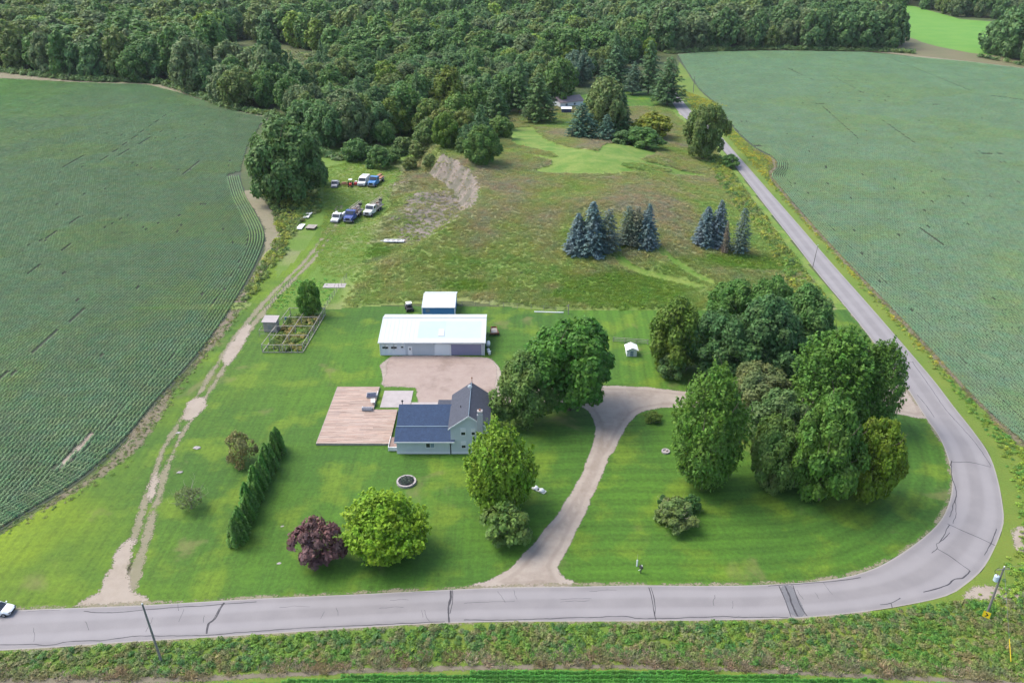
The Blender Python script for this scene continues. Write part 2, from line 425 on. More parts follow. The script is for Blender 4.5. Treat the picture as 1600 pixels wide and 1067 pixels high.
def strip(name, line, wid, z, mat, parent=None, kind=None, drape=False):     # ribbon of given half-width along a line, 'edge' = distance in from its side
    p = np.array(smooth_line(line, 6), float); d = np.gradient(p, axis=0); d /= np.hypot(d[:, 0], d[:, 1])[:, None] + 1e-9; nn = np.c_[-d[:, 1], d[:, 0]]
    wv = np.interp(np.linspace(0, 1, len(p)), np.linspace(0, 1, len(wid)), wid) if hasattr(wid, '__len__') else np.full(len(p), wid)
    V = []; E = []; m = len(p); ks = (-1, -.5, 0, .5, 1)
    for k in ks:
        q = p + nn * (wv * k)[:, None]; zz = height(q[:, 0], q[:, 1]) + z if drape else np.full(m, z); V.append(np.c_[q, zz]); E.append(wv * (1 - abs(k)))
    V = np.concatenate(V); E = np.concatenate(E)
    s = np.r_[0, np.cumsum(np.hypot(*np.diff(p, axis=0).T))]; endd = np.minimum(s, s[-1] - s); E = np.minimum(E, np.tile(endd, len(ks)))
    F = np.array([(k * m + i, k * m + i + 1, (k + 1) * m + i + 1, (k + 1) * m + i) for k in range(len(ks) - 1) for i in range(m - 1)])
    me = nmesh(name, V, F, mat); me.attributes.new('edge', 'FLOAT', 'POINT').data.foreach_set('value', E.astype(np.float32))
    if me.polygons[0].normal.z < 0: me.flip_normals()
    o = mobj(name, me, parent)
    if kind: o['kind'] = kind
    return o

# big ground to the horizon
me = nmesh('ground', [(-6000, -3000, -0.06), (6000, -3000, -0.06), (6000, 8000, -0.06), (-6000, 8000, -0.06)], [(0, 1, 2, 3)], M['ground'])
mobj('ground', me)['kind'] = 'structure'

# outlines, read off the photograph and laid on the ground
INNER = [(-60, 959), (0, 954), (100, 950), (225, 945), (400, 935), (560, 928), (700, 921), (800, 917), (900, 916), (1000, 914), (1100, 915), (1200, 913), (1300, 905), (1370, 886), (1432, 848), (1468, 815), (1483, 785), (1488, 757), (1486, 735), (1478, 706), (1465, 678), (1446, 652), (1421, 612), (1395, 575), (1360, 528), (1320, 478), (1280, 430), (1240, 378), (1200, 327), (1160, 275), (1130, 235), (1100, 207), (1065, 180), (1050, 160), (1035, 135)]
OUTER = [(-60, 1019), (0, 1016), (100, 1010), (200, 1003), (400, 991), (600, 978), (700, 973), (800, 971), (1000, 970), (1200, 967), (1300, 961), (1387, 950), (1475, 932), (1510, 912), (1537, 887), (1556, 852), (1567, 822), (1568, 800), (1560, 753), (1546, 711), (1521, 674), (1490, 635), (1462, 598), (1430, 560), (1405, 531), (1350, 468), (1300, 412), (1250, 354), (1200, 297), (1150, 240), (1120, 207), (1085, 178), (1068, 160), (1050, 135)]
wi = smooth_line([flat(*p) for p in INNER], 5); wo = smooth_line([flat(*p) for p in OUTER], 5)
LFIELD_E = [(-120, 915), (-60, 872), (0, 830), (60, 792), (130, 748), (195, 690), (245, 630), (298, 570), (345, 510), (388, 440), (410, 395), (416, 365), (400, 330), (386, 305), (376, 275), (385, 235), (408, 195), (422, 184), (380, 177), (330, 162), (280, 145), (230, 133), (100, 129), (0, 124), (-200, 112)]
RFIELD_E = [(1900, 140), (1600, 108), (1520, 98), (1430, 90), (1350, 82), (1200, 80), (1100, 82), (1058, 86), (1072, 110), (1092, 140), (1120, 165), (1150, 205), (1180, 232), (1208, 248), (1212, 262), (1203, 275), (1216, 292), (1250, 332), (1300, 388), (1380, 472), (1440, 535), (1500, 602), (1560, 662), (1600, 696), (1700, 800), (1900, 1000)]
LF = [flat(*p) for p in LFIELD_E] + [(-520, 580), (-520, 60)]
LF[0] = (-110, 74)
RF = [flat(*p) for p in RFIELD_E]
lawn_px = [(-120, 925), (-60, 878), (0, 836), (60, 798), (130, 754), (200, 694), (250, 636), (304, 575), (352, 514), (396, 445), (430, 395), (470, 340), (500, 300), (520, 262), (548, 250), (560, 300)]
lawnW = [flat(*p) for p in lawn_px] + [(-52, 232), (-52, 182), (20, 181), (60, 181), (86, 181)]
lawnW += [p for p in reversed(wi) if p[1] < 190]
lawnW += [(-80, 80)]
sheet('lawn', lawnW, 0.0, M['lawn'], 2.5, 0.15, 0, refpoly=[p for p in wi if p[1] < 260])
sheet('field_soil', LF, 0.004, M['soil'], 6, 0.4, 3)['label'] = 'soil under the soybean rows left of the lane'
sheet('field_soil', RF, 0.004, M['soil'], 6, 0.4, 3)['label'] = 'soil under the soybean rows right of the road'
# verge between road and right field, and below the road
ver = [p for p in wo if p[1] > 70] ; verge_r = ver + [(130, 640), (121.6, 600)] + [tuple(q) for q in smooth_line(RF[7:25], 2)] + [(140, 60), (-140, 60)]
sheet('roadside_verge', verge_r, -0.012, M['verge'], 5, 0.2, 0)
road = ribbon_edges('road', wi, wo, 0.012, M['asphalt'])
drive_px = [(700, 924), (758, 907), (800, 884), (846, 831), (871, 800), (896, 760), (915, 722), (927, 685), (927, 655), (905, 634), (870, 629), (800, 640), (765, 641), (710, 634), (652, 630), (650, 606), (600, 605), (597, 590), (607, 557), (768, 560), (785, 588), (870, 600), (935, 602), (1010, 604), (1070, 611), (1200, 612), (1385, 606), (1416, 596), (1452, 655), (1380, 643), (1200, 640), (1070, 637), (1010, 641), (982, 664), (962, 700), (951, 720), (934, 760), (917, 800), (903, 826), (888, 860), (872, 885), (885, 903), (905, 918)]
sheet('gravel_driveway', [flat(*p) for p in drive_px], 0.008, M['gravel'], 1.0, 0.25, 2)
sheet('gravel_yard', [flat(*p) for p in [(607, 556), (640, 555), (700, 555), (768, 559), (778, 575), (775, 610), (768, 642), (712, 636), (652, 632), (648, 605), (597, 604)]], 0.0085, M['court'], 1.2, 0.3, 0)
# farm lane: one mown track with sandy wheel marks
lane = [flat(*p) for p in [(180, 945), (205, 880), (222, 830), (246, 750), (275, 680), (315, 620), (352, 560), (395, 500), (440, 450), (480, 410), (510, 370), (530, 330), (520, 300)]]
LN = np.array(smooth_line(lane, 4)); dd = np.gradient(LN, axis=0); dd /= np.hypot(dd[:, 0], dd[:, 1])[:, None]; nn = np.c_[-dd[:, 1], dd[:, 0]]
strip('farm_lane', [tuple(p) for p in (LN + nn * 0.95)[::3]], [1.7, 1.1, .8, .75, .8, .9, 1.1, .9, .9, .8, .5], 0.0045, M['sand'], kind='structure')
strip('farm_lane', [tuple(p) for p in (LN - nn * 0.95)[::3]], [1.8, 1.1, .95, .8, .75, .9, 1.1, .9, .9, .8, .5], 0.0045, M['sand'], kind='structure')
sheet('lane_mouth', [flat(*p) for p in [(105, 952), (150, 925), (170, 885), (185, 850), (215, 840), (203, 885), (212, 920), (240, 947)]], 0.006, M['sand_full'], .7, .4, 2)
sheet('bare_patch', [flat(*p) for p in [(285, 655), (290, 630), (312, 618), (326, 625), (315, 645), (300, 658)]], 0.006, M['sand_full'], .7, .4, 2)
sheet('bare_patch', [flat(*p) for p in [(345, 562), (362, 530), (385, 505), (395, 510), (378, 545), (358, 572)]], 0.0062, M['sand_full'], .7, .4, 2)
sheet('bare_patch', [flat(*p) for p in [(225, 780), (238, 740), (252, 742), (240, 785)]], 0.0062, M['sand_full'], .7, .4, 2)
# bare margins of the two fields
for i, (ln, wd) in enumerate((([(40, 812), (100, 775), (160, 738), (205, 696), (240, 650), (268, 610)], [.6, 1.0, 1.2, 2.2, 2.0, .6]), ([(300, 575), (340, 525), (372, 478), (398, 438)], [.5, 1.6, 1.8, 1.0]),
                             ([(384, 298), (398, 312), (418, 340), (427, 370), (420, 400), (398, 440)], [2.5, 3.0, 2.8, 2.6, 2.2, 1.0]))):
    strip('field_margin', [flat(*p) for p in ln], wd, 0.0075, M['margin' if i < 2 else 'sand'], kind='structure')
strip('field_margin', [flat(*p) for p in [(-260, 114), (-100, 115), (0, 117), (60, 122), (130, 128), (230, 132), (262, 138), (290, 148), (320, 161), (370, 175), (425, 185)]], [14, 13, 12, 6, 2.5, 2, 5, 6, 5, 2.5, 2.0], 0.0085, M['sand'], kind='structure')
strip('field_margin', [flat(*p) for p in [(1058, 86), (1100, 80), (1200, 78), (1350, 80), (1450, 90), (1600, 107)]], [2, 3, 3, 4, 4, 2], 0.0085, M['sand'], kind='structure')
strip('field_margin', [flat(*p) for p in [(1178, 234), (1204, 250), (1205, 275), (1232, 312), (1300, 386), (1380, 470), (1460, 555), (1540, 640), (1600, 697)]], [.6, 2.4, 1.6, 1.0, 1.2, 1.0, 1.1, 1.1, 1.2], 0.0085, M['margin'], kind='structure')
sheet('bare_patch', [flat(*p) for p in [(86, 732), (110, 705), (135, 678), (148, 678), (125, 705), (98, 732)]], 0.009, M['sand_full'], .7, .3, 2)
sheet('bare_patch', [flat(*p) for p in [(372, 187), (378, 184), (392, 185), (388, 189)]], 0.009, M['sand_full'], .7, .3, 2)
# pull-off by the transformer pole
sheet('bare_patch', [flat(*p) for p in [(1500, 935), (1520, 915), (1560, 916), (1660, 925), (1660, 945), (1560, 940)]], 0.009, M['sand_full'], .7, .4, 2)
sheet('bare_patch', [flat(*p) for p in [(1578, 830), (1600, 820), (1660, 840), (1660, 880), (1600, 865), (1582, 855)]], 0.009, M['sand_full'], .7, .4, 2)
strip('road_shoulder', [(p[0], p[1] + .25) for p in wi[::6] if p[1] < 200 and not (p[0] > 92)], .55, 0.0095, M['sand'], kind='structure')
strip('road_shoulder', [(p[0], p[1] - .15) for p in wo[::6] if p[1] < 82 and p[0] < 60], .5, 0.0095, M['sand'], kind='structure')
# far fields, clearing in the woods, neighbour's yard
sheet('far_green_field', [flat(*p) for p in [(1340, 2), (1420, 8), (1500, 30), (1600, 36), (1800, 50), (1800, 105), (1560, 88), (1490, 78), (1440, 66), (1400, 45)]], 0.01, M['green_field'], 20, 2, 2)
sheet('far_green_field', [flat(*p) for p in [(1560, -14), (1900, -14), (1900, 14), (1600, 10), (1575, 2)]], 0.01, M['green_field'], 20, 2, 2)
sheet('dry_grass', [flat(*p) for p in [(1395, 48), (1440, 64), (1500, 80), (1560, 88), (1640, 105), (1600, 109), (1500, 97), (1420, 88), (1400, 70)]], 0.006, M['brown_grass'], 15, 2, 2)
sheet('clearing', [flat(*p) for p in [(330, 80), (400, 72), (480, 84), (560, 92), (560, 105), (480, 118), (440, 140), (400, 140), (370, 118), (340, 100)]], -0.02, M['verge'], 12, 2, 2)
sheet('neighbour_lawn', [flat(*p) for p in [(850, 215), (860, 165), (900, 150), (980, 142), (1045, 150), (1075, 185), (1085, 215), (1050, 232), (985, 226), (935, 226), (890, 222)]], 0.0, M['lawn'], 5, .5, 2)
sheet('neighbour_driveway', [flat(*p) for p in [(975, 174), (1060, 176), (1078, 180), (1078, 186), (1040, 183), (985, 182)]], 0.01, M['gravel'], 3, .3, 2)

def meadow_color(x, y, lush):
    v = fbm(x, y, 22, 77, 5); q = np.clip(v * 2.3 - .66 + (fbm(x, y, 5, 78, 3) - .5) * .55, 0, .999) * 4; i = q.astype(int); f = (q - i)[:, None]
    cols = np.array([(.218, .202, .118), (.215, .220, .098), (.200, .225, .078), (.190, .240, .064), (.160, .240, .056)]) * 1.12
    c = cols[i] * (1 - f) + cols[np.minimum(i + 1, 4)] * f; l = np.asarray(lush)[:, None]
    return c * (1 - l) + np.array((.112, .205, .024)) * l
# meadow, hill and sand pit: one sheet with relief
lawn_keep = [(-46.5, 170), (-46.5, 179.5), (-22, 183.5), (-12, 185), (-5.6, 182.5), (13.7, 177.5), (24, 170)]
def build_meadow():
    st = 0.8; xs = np.arange(-96, 99, st); ys = np.arange(179, 428, st); X, Y = np.meshgrid(xs, ys); x = X.ravel(); y = Y.ravel()
    h = height(x, y)
    mown_px = [(798, 203), (832, 200), (850, 215), (882, 230), (930, 236), (945, 226), (1000, 226), (1027, 242), (1002, 250), (1052, 263), (1108, 276), (1040, 272), (956, 274), (850, 272), (836, 266), (862, 254), (800, 238), (868, 246), (830, 233), (800, 222)]
    mp = smooth_line(W(mown_px), 3, True)
    wx = x + 1.2 * (fbm(x, y, 4, 40, 2) - .5); wy = y + 1.2 * (fbm(x, y, 4, 50, 2) - .5)
    mown = sstep(0.5, -0.5, sdist(mp, wx, wy))
    isl = smooth_line(W([(970, 259), (1000, 257), (1050, 268), (1010, 269)]), 3, True)
    mown = mown * sstep(-0.5, 0.5, sdist(isl, x, y))
    for line, wd in ((([(959, 390), (972, 409), (997, 424), (1037, 435), (1090, 447)]), 1.5), ([(1022, 383), (1050, 406), (1075, 424), (1110, 442)], 1.3), ([(959, 390), (990, 384), (1022, 383)], 1.0)):
        mown = np.maximum(mown, 1.0 * sstep(wd + .6, wd - .3, pdist(smooth_line(W(line), 5), x, y, False)))
    road_edge = pdist([p for p in wi if p[1] > 150], x, y, False)
    mown = np.maximum(mown, 0.7 * sstep(3.4, 2.2, road_edge))
    gy, gx = np.gradient(h.reshape(X.shape), st); slope = np.hypot(gx, gy).ravel()
    dpit = sdist(PIT, x, y)
    dirt = sstep(0.28, 0.7, slope) * sstep(2, -1, dpit) * (y < 300)
    for (cx, cy, r) in ((-30.5, 236, 3.4), (-37, 244, 3.5), (-30, 268, 6), (-21, 250, 7), (-40, 284, 5), (-25, 240, 4)):
        dirt = np.maximum(dirt, 0.75 * np.exp(-(((x - cx) / 1.6) ** 2 + (y - cy) ** 2) / r ** 2))
    dirt = np.maximum(dirt, .85 * sstep(1.15, .50, np.hypot((x + 23) / 17, (y - 251) / 36) + .6 * (fbm(x, y, 7, 66, 3) - .5)) * sstep(1.5, -2, dpit))
    lush = 0.8 * sstep(0, -6, dpit) * sstep(-37, -45, x) * (0.45 + 0.75 * sstep(.35, .6, fbm(x, y, 9, 60, 3)))
    lush = np.maximum(lush, 0.5 * sstep(.58, .68, fbm(x, y, 22, 71, 3)) * sstep(1, 6, dpit) * (y < 215))
    for (cx, cy, rx, ry) in ((-43, 218, 9, 9), (28, 190, 22, 12), (-12, 193, 9, 3.5), (66, 208, 18, 5)):
        lush = np.maximum(lush, 0.95 * sstep(1.2, .6, np.hypot((x - cx) / rx, (y - cy) / ry) + .7 * (fbm(x, y, 4, 75, 3) - .5)))
    garden = sstep(1, -1, sdist([(-61, 178), (-50, 178), (-44, 190), (-47, 204), (-60, 206)], x, y)); lush = np.maximum(lush, garden)
    tall = sstep(.3, 2.2, sdist(lawn_keep, x, y)) * sstep(4.0, 5.5, pdist(smooth_line(lane, 4), x, y, False)) * (1 - np.maximum(mown, sstep(0, -4, dpit) * sstep(-38, -44, x))) * sstep(2.5, 5.0, road_edge) * (1 - garden)
    tp = at(616, 379); tall = tall * sstep(2.2, 4.0, np.hypot((x - tp.x) / 1.5, y - tp.y))
    # keep the rim of the sheet at ground level
    rim = np.minimum(np.minimum(x + 96, 98 - x), np.minimum(y - 179, 427 - y)); tall *= sstep(0, 2.5, rim)
    rel = tall * (0.42 + 0.30 * (fbm(x, y, 2.4, 80, 3) - .5) + .35 * (fbm(x, y, 9, 83, 2) - .5)) + 0.012
    z = h + rel
    z = np.where(rim < 0.4, -0.05, z)
    ny, nx = X.shape; idx = np.arange(nx * ny).reshape(ny, nx)
    F = np.stack([idx[:-1, :-1], idx[:-1, 1:], idx[1:, 1:], idx[1:, :-1]], -1).reshape(-1, 4)
    cx = x[F].mean(1); cy = y[F].mean(1)
    lim = [(-96, 428), (-62, 428)]
    westlimit = [flat(*p) for p in [(440, 470), (430, 420), (445, 380), (460, 330), (440, 300), (400, 280), (400, 200)]]
    keep = (pdist([p for p in wi if p[1] > 150], cx, cy, False) > 0.4) & ~inside([*[p for p in wi if p[1] > 150], (400, 600), (400, 100)], cx, cy)
    keep &= ~inside([(-200, 170)] + westlimit + [(-200, 428)], cx, cy)
    keep &= ~inside(lawn_keep, cx, cy)
    keep &= ~((pdist(smooth_line(lane, 4), cx, cy, False) < 4.0) & (cy < 262))
    me = nmesh('meadow', np.c_[x, y, z], F[keep], M['meadow'], True)
    zc = np.c_[mown, np.clip(dirt, 0, 1), np.clip(lush, 0, 1), np.ones(len(x))].astype(np.float32)
    me.attributes.new('zone', 'FLOAT_COLOR', 'POINT').data.foreach_set('color', zc.ravel())
    me.attributes.new('base', 'FLOAT_COLOR', 'POINT').data.foreach_set('color', np.c_[meadow_color(x, y, np.clip(lush, 0, 1)), np.ones(len(x))].astype(np.float32).ravel())
    o = mobj('meadow', me); o['kind'] = 'structure'
    return (x, y, z, tall, lush, mown, dirt)
lawn_keep_ = [(-46.5, 170), (-46.5, 179.5), (-22, 183.5), (-12, 185), (-5.6, 182.5), (13.7, 177.5), (24, 170)]
MEAD = build_meadow()

# ------------------------------------------------------------------ foliage meshes
def unit(v): return v / (np.linalg.norm(v, axis=1)[:, None] + 1e-9)

def leaves_mesh(name, c, nrm, size, rng, mat, aspect=0.6, align=None, up=.42):
    """one folded rhombus per leaf cluster"""
    nrm = unit(nrm + np.array([0, 0, up]))
    n = len(c); a = rng.normal(size=(n, 3)) if align is None else align + rng.normal(size=(n, 3)) * .35
    u = unit(np.cross(nrm, a)) if align is None else unit(a - nrm * np.sum(a * nrm, 1)[:, None]); v = unit(np.cross(nrm, u)); s = (size * rng.uniform(.65, 1.35, n))[:, None]
    lift = nrm * s * rng.uniform(-.25, .1, n)[:, None]
    P = np.stack([c - u * s + lift, c - v * s * aspect, c + u * s + lift, c + v * s * aspect], 1).reshape(-1, 3)
    F = np.arange(4 * n).reshape(n, 4)
    return nmesh(name, P, F, mat)

def crown_pts(kind, seed, n, rng):
    """points and outward normals of a broadleaf crown: radius 1, z from 0 to 1 (scaled later)"""
    prof = {'oval': lambda t: np.sin(np.pi * t ** .85) ** .55, 'round': lambda t: np.sqrt(np.clip(1 - (2 * t - 1) ** 2, 0, 1)) ** .8,
            'dome': lambda t: np.sqrt(np.clip(1 - t ** 2.2, 0, 1)) * np.minimum(1, .55 + t * 3), 'tall': lambda t: np.sin(np.pi * t ** .7) ** .7,
            'shrub': lambda t: np.sqrt(np.clip(1 - t ** 2, 0, 1)) * np.minimum(1, .75 + t)}[kind]
    nl = {'oval': 46, 'round': 44, 'dome': 52, 'tall': 44, 'shrub': 22}[kind]
    cs = []; rs = []
    off = rng.uniform(0, 7)
    for i in range(nl):
        t = (i + .5) / nl; t = t ** .9; th = off + i * 2.39996 + rng.normal() * .35
        r = prof(np.array(t)) ; r = float(r) * rng.uniform(.62, .96)
        cs.append((r * math.cos(th), r * math.sin(th), .07 + .86 * t + rng.normal() * .02)); rs.append(rng.uniform(.17, .34))
    cs = np.array(cs); rs = np.array(rs)
    k = rng.choice(nl, n, p=rs ** 2 / (rs ** 2).sum()); d = unit(rng.normal(size=(n, 3)) + np.array([0, 0, .35]) + cs[k] * np.array([.9, .9, 0]))
    rad = rs[k] * rng.uniform(.62, 1.0, n) ** .5
    sub = 1 + .16 * np.sin(d[:, 0] * 9 + k * 1.7) * np.sin(d[:, 1] * 8 + k) + .1 * np.sin(d[:, 2] * 15 + k * 2.1)     # clumps on each bough
    c = cs[k] + d * (rad * sub)[:, None] * np.array([1, 1, .5])
    # inner leaves close the crown
    m = n // 5; t = rng.uniform(.05, .9, m); th = rng.uniform(0, 2 * np.pi, m); r = prof(t) * rng.uniform(.2, .75, m)
    ci = np.c_[r * np.cos(th), r * np.sin(th), t]; di = unit(np.c_[ci[:, :2], (t - .4)])
    return np.r_[c, ci], np.r_[d, di]

def make_crown(kind, seed, n, Rr, H, leaf, spread=.75):
    rng = np.random.default_rng(seed); c, d = crown_pts(kind, seed, n, rng)
    c = c * np.array([Rr, Rr, H]); nrm = unit(d + rng.normal(size=d.shape) * spread * .6)
    return leaves_mesh('crown', c, nrm, leaf, rng, M['leaf'])

def make_tufted(seed, n, Rr, H, leaf):
    """maple-like crown whose shoots stand up as tufts all over its surface"""
    rng = np.random.default_rng(seed); nt = 420; C = []; D = []; 
    prof = lambda t: np.sin(np.pi * np.clip(t, 0, 1) ** .8) ** .52
    bumps = rng.normal(size=(9, 3))
    for i in range(nt):
        if rng.random() < .07: continue
        t = (i + .5) / nt; th = i * 2.39996; r = float(prof(np.array(min(.999, t * .97 + .03))))
        lump = 1 + .12 * sum(math.sin(3 * (b[0] * math.cos(th) + b[1] * math.sin(th)) + 7 * b[2] * t) for b in bumps) / 2
        r *= lump * rng.uniform(.76, 1.04); base = np.array([r * math.cos(th) * Rr, r * math.sin(th) * Rr, (.04 + .92 * t) * H * (1 + (lump - 1) * .35)])
        out = np.array([math.cos(th) * (1 - t * .55), math.sin(th) * (1 - t * .55), .35 + t]); out /= np.linalg.norm(out)
        m = max(6, n // nt); L = rng.uniform(.7, 1.5) * Rr * .17; s = rng.uniform(-.5, 1, m)[:, None]
        q = base + out * s * L + rng.normal(size=(m, 3)) * Rr * .062 * (1.15 - np.clip(s, 0, 1)); C.append(q)
        D.append(unit(np.tile(out, (m, 1)) + rng.normal(size=(m, 3)) * .55))
    m = n // 4; t = rng.uniform(.05, .93, m); th = rng.uniform(0, 2 * np.pi, m); r = prof(t) * rng.uniform(.3, .85, m)
    ci = np.c_[r * np.cos(th) * Rr, r * np.sin(th) * Rr, t * H]; C.append(ci); D.append(unit(np.c_[np.cos(th), np.sin(th), t - .2] + rng.normal(size=(m, 3)) * .4))
    return leaves_mesh('crown', np.concatenate(C), np.concatenate(D), leaf, rng, M['leaf'])

def make_conifer(seed, Rr, H, rows, per, leaf, gap=.04, power=.85, droop=.12, open_=0.0):
    rng = np.random.default_rng(seed); C = []; D = []; A = []
    for k in range(rows):
        t = gap + (1 - gap) * (k / rows) ** 1.05; rr = Rr * ((1 - t) ** power) * (1.0 if t > .12 else .9); z = t * H
        nb = int(5 + 6 * (1 - t)); off = rng.uniform(0, 7)
        for b in range(nb):
            th = off + b * 2 * math.pi / nb + rng.normal() * .12; L = rr * rng.uniform(.72, 1.08) + .12
            if rng.random() < open_: L *= .55
            m = max(3, int(per * L / Rr)); s = rng.uniform(.12, 1, m) ** .7; w_ = .20 * L * (1.05 - s) + .07
            lat = rng.normal(size=m) * w_; dr = -droop * L * s ** 1.5 + .10 * L * s ** 4
            x = np.cos(th) * s * L - np.sin(th) * lat; y = np.sin(th) * s * L + np.cos(th) * lat
            C.append(np.c_[x, y, z + dr + rng.normal(size=m) * .07 * Rr * .35]); o = np.array([math.cos(th) * .75, math.sin(th) * .75, .75])
            D.append(unit(np.tile(o, (m, 1)) + rng.normal(size=(m, 3)) * .33)); A.append(np.tile([math.cos(th), math.sin(th), -.2], (m, 1)))
    return leaves_mesh('crown', np.concatenate(C), np.concatenate(D), leaf, rng, M['leaf'], .42, np.concatenate(A))

def make_column(seed, Rr, H, n, leaf):
    rng = np.random.default_rng(seed); t = rng.uniform(0, 1, n) ** .9; th = rng.uniform(0, 2 * np.pi, n)
    r = Rr * np.minimum(1, (1 - t) ** .62 * 1.25) * (.75 + .25 * np.sin(th * 5 + t * 3)) * rng.uniform(.72, 1.05, n)
    c = np.c_[r * np.cos(th), r * np.sin(th), .04 * H + t * H * .96]; d = unit(np.c_[np.cos(th), np.sin(th), .45 + 0 * t] + rng.normal(size=(n, 3)) * .4)
    return leaves_mesh('crown', c, d, leaf, rng, M['leaf'], .5, np.tile([0, 0, 1.], (n, 1)))

def make_trunk(seed, H, r, limbs=5, spread=.5, mat='bark', start=.25, reach=.35):
    rng = np.random.default_rng(seed); b = MB(); p = Vector((0, 0, -.15)); pts = [p]
    for k in range(1, 5): pts.append(Vector((rng.normal() * .03 * H * k / 4, rng.normal() * .03 * H * k / 4, H * k / 4)))
    for k in range(4): b.bar(pts[k], pts[k + 1], r * (1 - k * .22), r * (1 - (k + 1) * .22), n=7)
    for i in range(limbs):
        t = start + (0.95 - start) * i / max(1, limbs - 1) * .9; k = min(3, int(t * 4)); q = pts[k].lerp(pts[k + 1], t * 4 - k); th = i * 2.4 + rng.uniform(0, .6)
        L = H * reach * rng.uniform(.7, 1.2); e = q + Vector((math.cos(th) * spread * L * 1.6, math.sin(th) * spread * L * 1.6, L * .8)); b.bar(q, e, r * .42 * (1.2 - t), r * .12, n=5)
        e2 = e + Vector((rng.normal() * .2 * L, rng.normal() * .2 * L, .45 * L)); b.bar(e, e2, r * .14, r * .05, n=4)
        e3 = q.lerp(e, .55) + Vector((rng.normal() * .35 * L, rng.normal() * .35 * L, .5 * L)); b.bar(q.lerp(e, .5), e3, r * .2, r * .05, n=4)
    return nmesh('trunk', b.v, b.f, M[mat])

# near, middle and far grades; nominal crown radius 5, height 9
CR = {
    'maple': [make_tufted(s, 15000, 5, 12, .24) for s in (1, 2)],
    'oval': [make_crown('oval', 3, 13000, 5, 10, .25), make_crown('tall', 4, 13000, 5, 11, .26)],
    'round': [make_crown('round', 5, 12000, 5, 9, .25), make_tufted(6, 13000, 5, 8.5, .25)],
    'oak': [make_crown('dome', 7, 15000, 9, 13, .42)],
    'small': [make_crown('shrub', 8, 2600, 2, 3, .17), make_crown('round', 9, 2600, 2, 3.2, .17)],
    'sparse': [make_crown('dome', 10, 900, 2, 2.4, .13), make_crown('shrub', 12, 1500, 2, 2.8, .13)],
    'mid': [make_crown('oval', 20, 4200, 5, 11, .44), make_crown('round', 21, 4200, 5, 9, .44), make_crown('tall', 22, 4200, 5, 12, .44), make_crown('dome', 23, 4200, 5, 9, .45), make_crown('oval', 24, 4200, 5, 10, .44)],
    'far': [make_crown('oval', 30, 1500, 5, 11, .68), make_crown('round', 31, 1500, 5, 10, .68), make_crown('dome', 32, 1500, 5, 11, .70), make_crown('tall', 33, 1500, 5, 12, .68)],
    'spruce': [make_conifer(40, 3.0, 12, 46, 34, .27, power=.72, droop=.2), make_conifer(41, 3.0, 12, 44, 30, .27, power=.72, droop=.2, open_=.1)],
    'thinspruce': [make_conifer(42, 2.4, 12, 38, 17, .24, gap=.10, power=.55, open_=.3)],
    'pine': [make_conifer(43, 5.0, 15, 24, 34, .42, gap=.10, power=.62, droop=.02, open_=.2), make_conifer(44, 5.0, 15, 22, 34, .42, gap=.12, power=.7, droop=.0, open_=.25)],
    'cedar': [make_column(50, .72, 3.6, 1300, .12), make_column(51, .72, 3.6, 1300, .12)],
}
NOM = {'maple': (5, 12), 'oval': (5, 10.5), 'round': (5, 9), 'oak': (9, 13), 'small': (2, 3.1), 'sparse': (2, 2.6), 'mid': (5, 10.2), 'far': (5, 11), 'spruce': (3, 12), 'thinspruce': (2.4, 12), 'pine': (5, 15), 'cedar': (.72, 3.6)}
TR = {'big': make_trunk(1, 10, .33, 9, .62), 'mid': make_trunk(2, 10, .24, 6), 'straight': make_trunk(3, 12, .2, 0), 'small': make_trunk(4, 3, .09, 9, .8, start=.12, reach=.55), 'pale': make_trunk(5, 3, .10, 16, .95, 'bark_pale', start=.22, reach=.5)}

def place_tree(name, loc, kind, var, sr, sz, color, label, cat='tree', group=None, trunk='mid', lift=.08, rz=None):
    rz = random.uniform(0, 6.28) if rz is None else rz
    t = empty(name, loc, rz, label, cat, group)
    nr, nh = NOM[kind]; H = sz * nh
    c = mobj('crown', CR[kind][var % len(CR[kind])], t); c.scale = (sr, sr, sz); c.location = (0, 0, lift * H); c.color = gain(color)
    if trunk:
        base = {'big': 10, 'mid': 10, 'straight': 12, 'small': 3, 'pale': 3}[trunk]; k = mobj('trunk', TR[trunk], t)
        s = H * ((.74 + lift) if trunk != 'straight' else .97) / base; k.scale = ((s * .9 + .1, s * .9 + .1, s) if trunk != 'straight' else (H / 12, H / 12, s))
    return t

def solve(px, ytop, ybot, wpx, lift=.08):
    """size and place of an egg-shaped crown from its outline in the photograph"""
    g = at(px, ybot)
    for _ in range(4):
        D = depth_of(g); r = wpx / 2 * D / FPX; ang = math.atan2(CAMH, g.y); e = (ybot - ytop) / 2 * D / FPX
        h2 = e * e - (r * math.sin(ang)) ** 2; h = max(1.1 * r, 2 * math.sqrt(max(h2, 0)) / math.cos(ang))
        zc = h * .5 + h * lift; x, y = flat(px, (ytop + ybot) / 2, zc + g.z); g = Vector((x, y, float(height(x, y))))
    return g, r, h

def tree(name, px, ytop, ybot, wpx, kind, color, label, var=0, cat='tree', trunk='mid', lift=.06, group=None):
    g, r, h = solve(px, ytop, ybot, wpx, lift); nr, nh = NOM[kind]
    return place_tree(name, g, kind, var, r / nr * {'oak': .90, 'mid': .98, 'small': .95, 'sparse': .95}.get(kind, .84), h / nh * .95, color, label, cat, group, trunk, lift)

